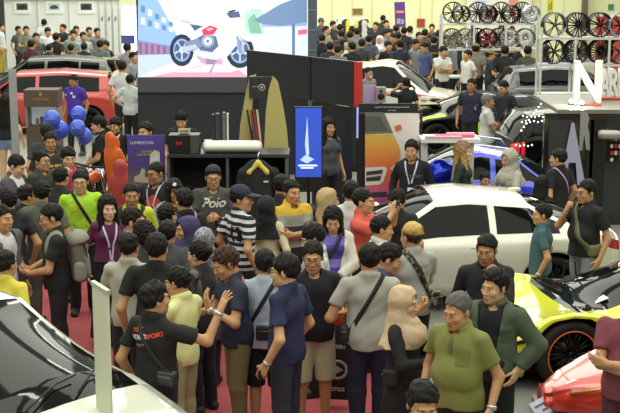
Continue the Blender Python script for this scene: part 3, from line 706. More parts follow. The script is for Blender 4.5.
def car(name, label, loc, rz, paint, spec=None, rim='26272a', spokes=10, lip=None, roofmat=None, stripe=None, glass=GLASS, detail=True, nwin=True, mirrors=True, group=None, cat='car', glow=None):
    sp = dict(BASE); sp.update(spec or {})
    root = thing(name, label, cat, loc, rz, group)
    xs = set(np.linspace(sp['x0'], sp['x1'], 74).tolist()); c0, c1, c2, c3 = sp['cab']
    for v in (c0, c1, c2, c3, sp['x0'] + .03, sp['x1'] - .03): xs.add(v)
    for a, b in sp['win']: xs |= {a, b}
    for q in sp['patches']: xs |= {q[1], q[2]}
    gaps = sp.get('gaps', [])
    for g in gaps: xs |= {g - .006, g + .006}
    for wx in sp['wheels']:
        for t in np.linspace(-1, 1, 15): xs.add(wx + sp['ra'] * t)
    xs = sorted(xs); xs = [x for i, x in enumerate(xs) if i == 0 or x - xs[i-1] > .004]
    U = [0, .2, .4, .6, .8, .92, 1]; NT = [0, .12, .5, .88, 1]; VR = [.08, .3, .6, 1]
    rows = len(U) + len(NT) + len(VR); V = []; info = []
    for x in xs:
        D, B, Wd = tb(sp['deck'], x), tb(sp['belt'], x), tb(sp['w'], x); rz_ = tb(sp['roof'], x); zb = sp['sill'] + (.06 if x > sp['x1'] - .2 or x < sp['x0'] + .2 else 0)
        for wx in sp['wheels']:
            dx = abs(x - wx)
            if dx < sp['ra']: zb = max(zb, sp['r'] + sqrt(max(sp['ra']**2 - dx**2, 0)))
        zb = min(zb, B - .03)
        if x <= c0 or x >= c3: c = 0
        elif x < c1: c = (x - c0) / (c1 - c0); c = c ** .85
        elif x > c2: c = (c3 - x) / (c3 - c2); c = c ** .85
        else: c = 1
        T = D + (rz_ - D) * c; pts = []
        for u in U:
            z = zb + (B - zb) * u; q = (B - z) / max(B - sp['sill'], .1)
            y = Wd - sp['tuck'] * q * q + .018 * sin(pi * min(1, q * 1.6)) - (.03 if u == 1 else .008 if u > .9 else 0); pts.append((y, z))
        yd = max(Wd - .07, .05); rail = (yd + (sp['wr'] - yd) * c, (B + .02) + ((T - .05) - (B + .02)) * c); A = (Wd - .045, B + .012)
        if c == 0: rail = (Wd * .80, B + .02 + (D - B - .02) * .55)
        for t in NT: pts.append((A[0] + (rail[0] - A[0]) * t + (.02 * sin(pi * t) * c), A[1] + (rail[1] - A[1]) * t))
        for v in VR: pts.append((rail[0] * (1 - v), rail[1] + (T - rail[1]) * (1 - (1 - v) ** 2)))
        V.append(pts); info.append(c)
    n = len(xs); nr = 2 * rows - 1; verts = []
    for i, x in enumerate(xs):
        for k in range(rows): verts.append((x, V[i][k][0], V[i][k][1]))
        for k in range(rows - 2, -1, -1): verts.append((x, -V[i][k][0], V[i][k][1]))
    groups = {}
    def put(nm, f): groups.setdefault(nm, []).append(f)
    iw0, iw1 = len(U) + 1, len(U) + 3; iv0 = len(U) + len(NT)
    for i in range(n - 1):
        xm = (xs[i] + xs[i+1]) / 2
        for k in range(nr - 1):
            kk = k if k < rows - 1 else nr - 2 - k; f = [i*nr+k, i*nr+k+1, (i+1)*nr+k+1, (i+1)*nr+k]; nm = 'body'; sd = 'a' if k < rows - 1 else 'b'
            if iw0 <= kk < iw1:
                for wi, (a, b) in enumerate(sp['win']):
                    if a < xm < b and max(info[i], info[i+1]) > .06: nm = f'side_window|{wi}{sd}'
            if kk >= iv0:
                if c2 - .0 < xm < c3 - .015: nm = 'windshield'
                elif c0 + .03 < xm < c1: nm = 'rear_window'
            if c1 <= xm <= c2 and kk >= iv0 - 1 and roofmat: nm = 'roof_panel'
            for g in gaps:
                if abs(xm - g) < .006 and kk < len(U) and nm == 'body': nm = 'gap'
            for q in sp['patches']:
                if q[1] < xm < q[2] and q[3] <= kk < q[4]: nm = f'{q[0]}|{sd}' if (len(q) < 7) else q[0]
            put(nm, f)
        if i == 0:
            U0 = len(verts)
            for x, pts_ in zip(xs, V):
                y_, z_ = pts_[0]; yi = max(y_ - .20, .03); zi = min(z_, tb(sp['deck'], x) - .03)
                verts += [(x, yi, zi), (x, yi, sp['sill']), (x, -yi, sp['sill']), (x, -yi, zi)]
        a_, b_ = U0 + 4*i, U0 + 4*i + 4
        for q_ in ([i*nr, (i+1)*nr, b_, a_], [a_, b_, b_+1, a_+1], [a_+1, b_+1, b_+2, a_+2], [a_+2, b_+2, b_+3, a_+3], [a_+3, b_+3, (i+1)*nr+nr-1, i*nr+nr-1]): put('under', q_)
    put('front', [(n-1)*nr + k for k in range(nr)][::-1]); put('rear', list(range(nr)))
    pm = {q[0]: q[5] for q in sp['patches']}
    F = groups['body'] + groups.get('front', []) + groups['rear']; fm = [0] * len(F); F2 = groups['under'] + groups.get('gap', []); fm += [1] * len(F2)
    if not F2[0]: pass
    mesh_obj('body', verts, F + F2, [paint, UNDER], root, fm)
    for nm, fs in groups.items():
        if nm in ('body', 'front', 'rear', 'under', 'gap'): continue
        base = nm.split('|')[0]; m = pm.get(base) or {'side_window': glass, 'windshield': glass, 'rear_window': glass, 'roof_panel': roofmat}[base]
        used = sorted({v for f in fs for v in f}); mp = {v: k for k, v in enumerate(used)}
        mesh_obj(base, [verts[v] for v in used], [[mp[v] for v in f] for f in fs], m, root)
    for wx in sp['wheels']:
        for s in (1, -1): wheel(root, (wx, s * (tb(sp['w'], wx) - .135), sp['r']), sp['r'], s, rim, spokes, lip)
    if mirrors:
        for s in (1, -1):
            x = c3 - .42; yb = tb(sp['w'], x); zb = tb(sp['belt'], x); f = Field((x - .2, s*yb - .3, zb - .1), (x + .2, s*yb + .3, zb + .25), .02)
            f.ell((x, s * (yb + .07), zb + .10), (.07, .11, .065), 0); f.cone((x, s * (yb - .06), zb + .03), (x, s * (yb + .05), zb + .08), .02, .025, .02)
            v, q = f.mesh(); mesh_obj('mirror', v, q, paint, root)
    return root
def carpart(root, name, b, m, smooth=False): return b.obj(name, m, root, smooth)
# ================================================================ the hall
def X(px, d, py=None): return aty(px, py if py is not None else HOR + FP * 2.3 / d, d).x
def Z(py, d): return aty(310, py, d).z
def struct(o): o['kind'] = 'structure'; return o
fl = struct(box('floor', (0, 24, -.1), (60, 64, .2), mat('floor_concrete', '8d8e86', .42, vary=.08, vscale=.8)))
cp = box('carpet', (-1.45, 11.5, .006), (4.6, 12, .012), mat('red_carpet', 'b4565a', .95, bump=.4, bscale=200, vary=.08, vscale=3)); tag(cp, 'red exhibition carpet laid on the grey hall floor', 'carpet')
# far walls
CW = mat('cream_wall', 'e2e3b4', .8, vary=.02, vscale=.6); WP = mat('white_panel', 'dfe3dd', .6)
b = MB(); b.box((8.5, 52.15, 3), (34, .3, 6)); struct(b.obj('wall_back', CW))
b = MB()
for px in (332, 352, 372, 397, 420, 432, 470, 505, 540, 563): b.box((X(px, 52), 51.99, 3), (.05, .02, 6))
struct(b.obj('trim_1', mat('wall_seam', 'cfd09c', .8)))
struct(box('wall_side', (X(499, 51.5), 51.7, 3), (2.6, .3, 6), mat('plaster_panel', 'd9d7c8', .7)))
struct(box('trim_2', (X(585, 51.5), 51.6, 3), (.2, .3, 6), mat('brown_pillar', '6b5a48', .7)))
b = MB(); x0, x1 = X(5, 48), X(120, 48)
b.box(((x0 + x1) / 2, 48.1, 1.29), (x1 - x0, .1, 2.58)); struct(b.obj('wall_left', WP))
b = MB()
for px in (5, 38, 69, 99, 106, 112, 119): b.box((X(px, 48), 48.03, 1.29), (.03, .06, 2.58))
struct(b.obj('trim_3', mat('panel_joint', 'b9c0ba', .5)))
struct(box('trim_4', ((x0 + x1) / 2, 48.03, 2.62), (x1 - x0, .14, .1), mat('green_rail', 'b9c890', .5)))
struct(box('wall_far_left', (-13.5, 51, 2.5), (7.4, .2, 5), mat('dark_gap', '3c4046', .8)))
for k, (px, w_, sub) in enumerate(((22.5, 13, 'dark interior'), (54.5, 13, 'blue car'), (86.5, 13, 'dark car front'))):
    o = thing('picture', f'framed photo of a {sub} on the white partition wall', 'picture', (X(px, 48), 48.033, Z(7.5, 48)))
    box('mount', (0, 0, 0), (.62, .03, .46), mat('mount_card', 'e9ece6', .7), o); z0 = .0
    bb = MB(); bb.box((0, -.018, .03), (.42, .006, .24)); bb.obj('photograph', mat('photo_print', ('5c5148', 'b9c6d0', '4d4f5a')[k], .4), o)
    q = MB(); q.prism([(-.16, -.07), (-.02, -.09), (.16, -.06), (.14, .02), (.06, .06), (-.06, .05), (-.15, 0)], .004, RX90, (0, -.022, .03)); q.obj('subject', mat('photo_print', ('2f2c2c', '3c4a60', '262833')[k], .4), o)
for px, nm in ((102, 'first'), (109, 'middle'), (115.5, 'last')):
    o = thing('wall_banner', f'narrow white banner with a small dark crest, {nm} of three on the partition', 'banner', (X(px, 48), 47.99, 1.3)); box('cloth', (0, 0, 0), (.17, .02, 1.9), mat('banner_cloth', 'd4dad6', .7), o)
    q = MB(); q.prism([(-.04, -.1), (.03, -.06), (.04, .1), (-.02, .06)], .006, RX90, (0, -.012, .55)); q.obj('crest', mat('banner_ink', '5d6c74', .7), o)
o = thing('lightbox', 'glowing white lightbox panel beside the partition wall', 'lightbox', (X(129.5, 46), 46, 1.5)); box('case', (0, .06, 0), (.62, .1, 1.9), mat('case_grey', 'b5b8b8', .5), o); box('diffuser', (0, 0, .05), (.58, .03, 1.75), mat('lightbox_glow', 'eef0ff', .5, emit=.75), o); box('stand', (0, .06, -1.2), (.5, .08, .62), mat('case_grey', 'b5b8b8', .5), o)
o = thing('television', 'small television with a dark blue picture standing before the lightbox', 'television', (X(127.5, 43), 43, Z(29, 43)))
box('bezel', (0, 0, .13), (.44, .05, .27), BLACK, o); box('screen', (0, -.03, .13), (.40, .01, .23), mat('tv_picture', '3d4c86', .3, emit=.4), o); box('stand', (0, .02, -.62), (.06, .05, 1.3), BLACK, o); box('foot', (0, .02, -1.26 + .02), (.4, .3, .03), BLACK, o)
o.location.z = 1.26 - .0
# cream wall items
o = thing('rollup_banner', 'purple roll-up banner standing before the cream wall', 'banner', (X(400, 48), 48, 0)); zt, zb_ = Z(2, 48), Z(27, 48)
M_ = Matrix.Rotation(R(-3), 4, 'Y'); box('cloth', (0, 0, (zt + zb_) / 2), (.40, .02, zt - zb_), mat('banner_cloth', '5b3a86', .6), o, M=M_)
q = MB(); q.box((0, -.015, zb_ + .56), (.34, .01, .12), M_); q.obj('red_panel', mat('banner_ink', 'c04a5e', .6), o); q = MB(); q.box((-.05, -.015, zb_ + .22), (.14, .01, .2), M_); q.box((.1, -.015, zb_ + .2), (.1, .01, .18), M_); q.obj('photo_panel', mat('banner_ink', 'a89ab8', .6), o)
text_obj('lettering', 'TARRA', .09, Matrix.Translation((0, -.025, zb_ + .56)) @ RX90, mat('banner_ink', 'f0d8d8', .6), o); box('pole', (0, .04, zb_ / 2 + .1), (.03, .03, zb_ + .3), BLACK, o); box('foot', (0, 0, .03), (.45, .25, .06), BLACK, o)
def hung(name, label, cat, px, py, d, w_, h_, col, border=None):
    o = thing(name, label, cat, (X(px, d), d, Z(py, d))); box('board', (0, 0, 0), (w_, .03, h_), mat('board_paint', col, .6), o)
    bb = MB(); bc = border or '8a6a3a'
    for s in (-1, 1): bb.box((s * w_ / 2, -.005, 0), (.03, .05, h_ + .03)); bb.box((0, -.005, s * h_ / 2), (w_, .05, .03))
    bb.obj('frame', mat('board_frame', bc, .5), o); return o
hung('wall_board', 'small brown notice board in an orange frame on the cream wall', 'board', 357.5, 11.5, 51.985, .38, .22, '7a6a3c', 'b07a3a')
hung('wall_board', 'red square board on the cream wall near the purple banner', 'board', 421, 23, 51.985, .30, .32, '9a3d33', 'b06a40')
hung('exit_sign', 'small green exit sign on the cream wall', 'sign', 610.5, 7, 51.985, .2, .2, '3f8a5a', '5a9a68')
o = thing('display_board', 'large red board standing behind the wheel racks', 'board', (X(612, 40), 40, 0)); box('board', (0, 0, 1.35), (1.0, .05, 1.9), mat('red_board', 'c4493a', .6), o); box('base', (0, 0, .2), (.9, .3, .4), BLACK, o)
o = thing('hanging_flag', 'yellow pennant with black bars hanging above the wheel racks', 'flag', (X(549, 36), 36, Z(7, 36)))
q = MB(); q.prism([(-.09, .35), (.09, .35), (.09, -.12), (0, -.24), (-.09, -.12)], .01, RX90); q.obj('cloth', mat('flag_cloth', 'e2d84a', .7), o); q = MB(); q.box((-.03, -.012, 0), (.02, .006, .2)); q.box((.03, -.012, .03), (.02, .006, .2)); q.obj('bars', BLACK, o); q = MB(); q.tube([(0, .01, .3), (0, .01, 3.2)], .006, 6); q.obj('cord', BLACK, o)
for px, c_, t_ in ((480, 'b5c4dd', 'pale blue'), (513, 'c98a72', 'orange brown')):
    hung('wall_poster', f'{t_} poster on the plaster wall above the wheel racks', 'poster', px, 3, 51.53, .4, .5, c_, 'c9c9c4')
# clothing stall under the cream wall
o = thing('clothes_rail', 'rail of yellow, white and black jerseys by the cream wall', 'rail', (X(352, 47), 47, 0)); q = MB()
for s in (-1, 1): q.tube([(s * .55, 0, 0), (s * .55, 0, 1.9)], .02); q.tube([(s * .55, -.25, .02), (s * .55, .25, .02)], .02)
q.tube([(-.55, 0, 1.9), (.55, 0, 1.9)], .02); q.obj('frame', CHROME, o)
for k, c_ in enumerate(('e6e6e0', '26262a', 'dccb3c', 'e6e6e0', 'd9d05a', '2a2a30', 'c9c9c0')):
    f = Field((-.2, -.12, 1.1), (.2, .12, 1.95), .025); f.cone((0, 0, 1.75), (0, 0, 1.2), .10, .14, 0, q=(1, .4, 1), flat=1); f.cone((-.12, 0, 1.68), (.12, 0, 1.68), .05, .05, .03, q=(1, .7, 1)); f.noise(.006, 25, k); v, q_ = f.mesh()
    j = mesh_obj('jersey', v + v3(X(352, 47) - .45 + k * .15, 47, 0), q_, mat('jersey_cloth', c_, .8)); tag(j, f"{('white', 'black', 'deep yellow', 'second white', 'pale yellow', 'second black', 'pale grey')[k]} jersey hanging on the rail by the cream wall", 'jersey', 'jerseys on the rail')
# ---------------------------------------------------------------- giant screen with a motorbike picture
SD = 24.0; o = thing('led_screen', 'giant lit screen showing a white motorbike on a race track', 'screen', (X(222.5, SD), SD, 0)); ox = o.location.x
w0, w1 = X(138, SD) - ox, X(307, SD) - ox; zt, zb_ = Z(-30, SD), Z(77, SD)
box('case', (0, .16, (zt + zb_) / 2), (w1 - w0, .3, zt - zb_), mat('screen_case', '2b2c31', .5), o)
box('plinth', (0, .06, (zb_ + Z(92, SD)) / 2), (w1 - w0, .3, zb_ - Z(92, SD)), mat('plinth_grey', '4a4d52', .6), o); box('skirt', (0, .1, Z(92, SD) / 2), (w1 - w0 + .02, .3, Z(92, SD)), mat('black_drape', '2a2c31', .8), o)
PIC = []
def pp(col, pts): PIC.append((col, pts))
pp('f2f6ff', [(138, -30), (307, -30), (307, 78), (138, 78)])
pp('8fb0ea', [(138, -30), (152, -30), (158, 0), (177, 35), (177, 52), (138, 50)])
for k in range(5):
    for r_ in range(2): x_ = 141 + k * 7; y_ = 5 + k * 4 + r_ * (12 - k * 1.5); pp('dfeaff' if (k + r_) % 2 else '5c86b0', [(x_, y_), (x_ + 4, y_ + 1.5), (x_ + 4, y_ + 8 - k * .7), (x_, y_ + 7 - k * .7)])
pp('7d86b8', [(138, 40), (172, 46), (172, 56), (138, 56)])
for k in range(5): pp('a8506e', [(139 + k * 6, 42 + k), (142 + k * 6, 42.5 + k), (142 + k * 6, 54), (139 + k * 6, 54)])
pp('b9c8e6', [(138, 55), (180, 54), (175, 66), (138, 77)]); pp('e8d4e4', [(138, 77), (180, 60), (252, 64), (307, 60), (307, 78), (138, 78)])
pp('d9a0b8', [(150, 77), (200, 66), (235, 67), (248, 77)]); pp('fbf6fb', [(175, 72), (205, 66), (250, 66), (230, 72)])
pp('a9cfc4', [(244, 14), (252, 8), (262, 9), (266, 18), (268, 34), (246, 36)]); pp('7fae9e', [(248, 20), (254, 13), (259, 22), (262, 33), (250, 33)])
pp('6f88ae', [(254, 20), (280, 4), (307, -6), (307, 22), (282, 26), (262, 24)]); pp('93aacb', [(262, 24), (282, 26), (307, 22), (307, 26), (282, 29), (262, 26)])
pp('cfdcf0', [(264, 27), (307, 26), (307, 60), (264, 58)]); pp('5d79a8', [(292, 24), (295, 24), (295, 62), (292, 62)]); pp('d66a8e', [(298, 30), (307, 29), (307, 34), (298, 35)])
def disc(cx, cy, rx, ry, n=24): return [(cx + rx * cos(2*pi*i/n), cy + ry * sin(2*pi*i/n)) for i in range(n)]
for cx, cy, rx, ry in ((182, 50, 12, 16), (240, 51, 14, 17)):
    pp('28344c', disc(cx, cy, rx, ry)); pp('8fa3c4', disc(cx, cy, rx * .72, ry * .72)); pp('4d5f80', disc(cx, cy, rx * .6, ry * .6)); pp('c4d0e6', disc(cx, cy, rx * .22, ry * .22))
    for k in range(5):
        a = k * 2 * pi / 5 + .3; pp('b9c7de', [(cx + rx * .6 * cos(a - .12), cy + ry * .6 * sin(a - .12)), (cx + rx * .6 * cos(a + .12), cy + ry * .6 * sin(a + .12)), (cx - .5, cy + 1), (cx + .5, cy - 1)])
pp('d3d9ea', [(178, 18), (197, 22), (206, 29), (194, 33), (184, 27)]); pp('4d5a7c', [(190, 24), (204, 26), (208, 30), (196, 32)]); pp('aab4cc', [(180, 19), (192, 22), (190, 24), (181, 21)])
pp('c9cfe0', [(196, 30), (212, 21), (226, 19), (240, 24), (248, 34), (240, 41), (228, 56), (214, 63), (198, 59), (191, 47)]); pp('eef0f8', [(204, 26), (214, 20), (228, 19), (240, 25), (232, 31), (216, 32)]); pp('f2f3fa', [(222, 34), (236, 30), (244, 36), (232, 46), (222, 54), (216, 48)])
pp('5c6a8c', [(197, 38), (205, 34), (216, 36), (219, 46), (212, 52), (200, 50)]); pp('d8405e', [(202, 30), (210, 25), (218, 28), (214, 34), (204, 36)]); pp('f0a0b4', [(206, 29), (211, 27), (214, 29), (209, 31)]); pp('8f9bb8', disc(208, 41, 6.5, 6.5)); pp('d4dae8', disc(208, 41, 4, 4)); pp('6a7796', disc(208, 41, 1.6, 1.6))
pp('7a87a6', [(184, 42), (199, 38), (203, 46), (190, 52)]); pp('b0bad2', [(182, 47), (196, 44), (198, 48), (184, 52)]); pp('dfe2ee', [(234, 29), (248, 33), (256, 42), (247, 41), (238, 36)]); pp('8793b2', [(236, 36), (239, 36), (243, 53), (239, 53)]); pp('aab4cc', [(240, 36), (242, 36), (245, 52), (243, 53)])
pp('55627f', [(226, 13), (239, 11), (241, 17), (230, 18)]); pp('3e4a66', [(228, 11), (236, 9), (236, 11), (229, 13)]); pp('c29cb8', [(196, 55), (214, 61), (226, 55), (222, 64), (202, 63)]); pp('93809c', [(206, 58), (218, 60), (214, 64), (206, 64)]); pp('8d9ab8', [(214, 63), (216, 62), (212, 72), (209, 72)]); pp('e8e2ee', [(222, 54), (228, 47), (226, 56), (221, 61)])
V = []; F = []; mats_ = []; fm = []
for k, (c_, pts) in enumerate(PIC):
    n0 = len(V); 
    for px, py in pts: p = aty(px, py, SD); V.append((p.x - ox, -.002 - .0009 * k, p.z))
    F.append(list(range(n0, n0 + len(pts)))); m = mat('screen_pixels', c_, .4, emit=.78)
    if m not in mats_: mats_.append(m)
    fm.append(mats_.index(m))
mesh_obj('picture', V, F, mats_, o, fm, smooth=False)
o = thing('truss_column', 'grey box truss column at the edge of the giant screen', 'column', (X(312.5, 23.6), 23.6, 0)); box('post', (0, 0, 2.6), (.17, .17, 5.2), mat('truss_grey', '5c6672', .5, .3, vary=.2, vscale=9), o)
q = MB()
for k in range(14): q.box((0, -.09, .2 + k * .37), (.17, .012, .03))
q.obj('bracing', mat('truss_light', '7d8894', .4, .4), o); box('foot', (0, 0, .02), (.4, .4, .04), BLACK, o)
# ---------------------------------------------------------------- black fascia booth
A0, A1 = Vector((X(248, 21.9), 21.9, 0)), Vector((X(357, 19.4), 19.4, 0)); dv = A1 - A0; an = atan2(dv.y, dv.x); L_ = dv.length
o = thing('booth_fascia', 'black fascia panels of a booth with a red end strip', 'booth', tuple((A0 + A1) / 2), an); PB = mat('fascia_black', '26272a', .35, vary=.25, vscale=3)
box('panel', (-L_ * .19, 0, 2.19), (L_ * .61, .06, .70), PB, o); box('panel', (L_ * .30, 0, 2.19), (L_ * .37, .06, .70), PB, o); box('end_strip', (L_ / 2 + .04, -.01, 2.19), (.11, .08, .70), mat('red_strip', 'c8322c', .5), o)
box('post', (L_ * .365, .06, .91), (.30, .12, 1.82), mat('post_black', '1a1b1e', .5), o); box('post', (-L_ * .46, .06, .91), (.10, .10, 1.82), mat('post_black', '1a1b1e', .5), o); box('post', (L_ * .11, .06, .91), (.04, .08, 1.82), mat('post_black', '1a1b1e', .5), o); box('seam', (L_ * .115, -.034, 2.19), (.012, .01, .70), BLACK, o)
o = thing('gap_fill_panel', 'dark panel added to fill the gap under the black fascia', 'panel', (X(330, 24.5), 24.5, 0)); box('board', (0, 0, .9), (1.1, .08, 1.8), mat('panel_dark', '202226', .6), o); box('foot', (0, 0, .03), (1.2, .4, .06), BLACK, o)  # dark board added so the gap under the fascia reads dark
def screen_stand(label, px0, px1, py0, py1, d, col, spire=True):
    o = thing('digital_sign', label, 'screen', (X((px0 + px1) / 2, d), d, 0)); w_ = X(px1, d) - X(px0, d); a, b_ = Z(py0, d), Z(py1, d)
    box('bezel', (0, .03, (a + b_) / 2), (w_ + .03, .06, a - b_ + .03), BLACK, o); box('display', (0, -.004, (a + b_) / 2), (w_, .01, a - b_), mat('sign_glow', col, .3, emit=.55), o)
    if spire:
        h_ = a - b_; q = MB(); q.prism([(-.012, -.18 * h_), (-.03 * 1, -.02 * h_), (-.01, .2 * h_), (0, .38 * h_), (.012, .2 * h_), (.02, .0), (.03, -.16 * h_), (.0, -.22 * h_)], .004, RX90, (-.02, -.011, (a + b_) / 2)); q.prism([(-.1, -.25 * h_), (-.03, -.18 * h_), (.03, -.2 * h_), (.10, -.24 * h_), (.0, -.30 * h_)], .003, RX90, (-.02, -.011, (a + b_) / 2)); q.obj('tower_image', mat('sign_glow', 'b9d0ff', .3, emit=.7), o)
        q = MB(); q.box((-.01, -.012, b_ + .17 * h_), (w_ * .72, .006, .024 * h_)); q.box((-.02, -.012, b_ + .135 * h_), (w_ * .5, .006, .02 * h_)); q.obj('caption_bars', mat('sign_glow', 'e6ecff', .3, emit=.8), o)
    q = MB(); q.tube([(0, .07, 0), (0, .07, b_ + .1)], .025); q.obj('pole', BLACK, o); box('foot', (0, .05, .02), (.4, .35, .04), BLACK, o); return o
screen_stand('blue digital sign with a white spire picture under the black fascia', 295.5, 321.5, 108, 177, 17.6, '3556c8')
screen_stand('narrow pale violet lit panel beside the car poster', 356.5, 361.5, 107, 138, 18.6, '9aa4e8', False)
o = thing('office_chair', 'black tubular chair frame beneath the blue digital sign', 'chair', (X(311, 18.3), 18.3, 0)); q = MB()
for s in (-1, 1): q.tube([(s * .22, .2, 0), (s * .22, .16, .45), (s * .22, .24, 1.0)], .018); q.tube([(s * .22, -.2, 0), (s * .22, -.2, .45), (s * .22, .18, .45)], .018)
q.obj('frame', BLACK, o); box('seat', (0, 0, .47), (.44, .42, .05), mat('seat_black', '222326', .7), o, bev=.02); box('backrest', (0, .22, .82), (.44, .04, .3), mat('seat_black', '222326', .7), o, bev=.015)
# ---------------------------------------------------------------- car poster in a black frame
PD = 17.3; o = thing('poster_stand', 'framed poster of an orange and pink car front', 'poster', (X(388, PD), PD, 0)); ox = o.location.x; w0, w1 = X(362, PD) - ox, X(421, PD) - ox
T_ = lambda px, py, k=0: (aty(px, py, PD).x - ox, -.03 - .001 * k, aty(px, py, PD).z)
box('board', (0, .02, 1.0), (w1 - w0, .05, 2.0), mat('poster_board', '1d1e20', .5), o); box('header', (0, -.015, Z(108, PD)), (w1 - w0, .03, .13), mat('poster_board', '1d1e20', .5), o)
text_obj('lettering', 'LUXURY WRAP AND COLOUR CHANGE', .026, Matrix.Translation((.05, -.034, Z(107, PD))) @ RX90, mat('poster_ink', 'cfcfcf', .6), o); text_obj('lettering', 'auto styling', .024, Matrix.Translation((.05, -.034, Z(110, PD))) @ RX90, mat('poster_ink', 'cfcfcf', .6), o)
q = MB()
for s in (w0, w1): q.box((s, -.015, 1.0), (.03, .05, 2.0))
q.obj('frame', BLACK, o)
PP = [('d9d9d2', [(365, 113), (419, 113), (419, 210), (365, 210)]), ('e8e2dc', [(385, 114), (419, 114), (419, 150), (394, 134)]), ('6d7069', [(365, 112), (384, 112), (393, 133), (365, 134)]), ('55584f', [(365, 116), (380, 116), (388, 131), (365, 131)])]
def grad(px0, px1, y0, y1, c0, c1, n, f):
    a, b_ = np.array([int(c0[i:i+2], 16) for i in (0, 2, 4)]), np.array([int(c1[i:i+2], 16) for i in (0, 2, 4)])
    for i in range(n):
        ya, yb = y0 + (y1 - y0) * i / n, y0 + (y1 - y0) * (i + 1) / n; c_ = a + (b_ - a) * i / (n - 1); PP.append(('%02x%02x%02x' % tuple(int(v) for v in c_), [(px0, ya), (f(ya), ya), (f(yb), yb), (px0, yb)]))
grad(365, 0, 134, 172, 'd8b04a', 'd8683e', 10, lambda y: 393 + min(7, (y - 134) * .5)); grad(365, 0, 172, 200, 'd2604a', 'c05a92', 8, lambda y: 404 - max(0, (y - 186) * .5))
PP += [('d8662e', [(394, 126), (400, 124), (402, 128), (396, 131)]), ('d8d4cc', [(365, 167), (385, 166), (387, 169), (383, 181), (379, 184), (365, 185)]), ('33322f', [(366, 171), (383, 169), (380, 180), (366, 181)]), ('b9b4ac', [(366, 175), (382, 173), (382, 175), (366, 177)]),
       ('cfd0c8', [(390, 168), (400, 158), (408, 153), (407, 160), (396, 172)]), ('4c4a48', [(392, 168), (401, 160), (404, 160), (396, 169)]), ('38323a', [(365, 192), (386, 191), (388, 196), (365, 197)]), ('a04a80', [(365, 199), (400, 198), (398, 203), (365, 204)])]
V = []; F = []; mats_ = []; fm = []
for k, (c_, pts) in enumerate(PP):
    n0 = len(V); V += [T_(px, py, k) for px, py in pts]; F.append(list(range(n0, n0 + len(pts)))); m = mat('poster_ink', c_, .45)
    if m not in mats_: mats_.append(m)
    fm.append(mats_.index(m))
mesh_obj('picture', V, F, mats_, o, fm, smooth=False)
for v_ in (w0 + .05, w1 - .05): box('foot', (v_, 0, .02), (.06, .4, .04), BLACK, o)
# things seen over the poster: speaker box, violet panel
o = thing('loudspeaker', 'small grey loudspeaker with a black cone above the car poster', 'speaker', (X(381, 25), 25, 0)); a, b_ = Z(87, 25), Z(102, 25); box('cabinet', (0, 0, (a + b_) / 2), (.19, .2, a - b_), mat('speaker_grey', '8d8b80', .6), o)
q = MB(); q.lathe([(.07, 0), (.06, .015), (.02, .005), (0, .012)], (0, -.10, (a + b_) / 2 - .03), RX90, 20); q.lathe([(.03, 0), (.02, .01), (0, .012)], (0, -.10, (a + b_) / 2 + .075), RX90, 14); q.obj('cone', BLACK, o, True); box('stand', (0, 0, b_ / 2), (.08, .08, b_), BLACK, o); box('foot', (0, 0, .02), (.35, .35, .04), BLACK, o)
o = thing('light_panel', 'pale violet panel standing beside the grey loudspeaker', 'panel', (X(369, 25.2), 25.2, 0)); box('face', (0, 0, (Z(86, 25) + .2) / 2), (.22, .04, Z(86, 25) - .2), mat('violet_panel', 'b4a2c8', .5), o); box('edge', (.125, -.01, (Z(86, 25) + .2) / 2), (.03, .05, Z(86, 25) - .2), mat('pink_edge', 'd06aa8', .5), o); box('foot', (0, 0, .1), (.3, .3, .2), BLACK, o)
# white post frame with pink boards on its roof
o = thing('display_canopy', 'white post and roof canopy carrying pink boards beside the car poster', 'frame', (X(450, 17.0), 17.0, 0)); zt = Z(141, 17.0); WM = mat('frame_white', 'd9dcd6', .5)
for px in (424.5, 471): box('post', (X(px, 17.0) - o.location.x, 0, zt / 2), (.085, .085, zt), WM, o)
box('roof', (0, .1, zt + .02), (X(479, 17.0) - X(420, 17.0), .5, .05), WM, o)
for k, (px, w_, c_) in enumerate(((443, .5, 'dba0b4'), (455, .52, 'd8608e'), (462, .38, 'e0a0b8'))):
    q = box('pink_board', (X(px, 17.0), 16.9 + .13 * k, zt + .06 + .004), (w_, .1, .035 + .01 * k), mat('pink_card', c_, .6)); tag(q, ('pale pink board at the front of the white frame roof', 'deep pink board lying mid way on the white frame roof', 'short pale pink board at the back of the white frame roof')[k], 'board', 'pink boards on the frame roof')
# ---------------------------------------------------------------- accessory counter
KD = 15.6; o = thing('display_cabinet', 'black open display cabinet with two bays under the roof box', 'cabinet', (X(228, KD), KD, 0)); w0, w1 = X(166, KD) - o.location.x, X(288, KD) - o.location.x; zt = Z(154, KD); CB = mat('cabinet_black', '24262a', .5)
box('top_panel', (0, .25, zt - .02), (w1 - w0, .56, .04), mat('cabinet_top', '3a3d42', .35), o); box('back_panel', (0, .5, zt / 2), (w1 - w0, .03, zt - .04), mat('cabinet_back', '1b1c20', .7), o)
for s in (w0 + .02, (w0 + w1) / 2, w1 - .02): box('side_panel' if s != (w0 + w1) / 2 else 'divider', (s, .25, (zt - .04) / 2), (.035, .5, zt - .04), mat('cabinet_edge', '55585c', .5), o)
box('shelf', (0, .25, .75), (w1 - w0 - .05, .48, .03), CB, o); box('kick_panel', (0, .02, .37), (w1 - w0 - .05, .03, .72), CB, o)
cx = o.location.x
wl = thing('steering_wheel', 'black steering wheel on show in the display cabinet', 'steering wheel', (X(197, KD + .2), KD + .22, .77)); M_ = Matrix.Rotation(R(12), 4, 'X'); q = MB(); c_ = Vector((0, 0, .2 + .02))
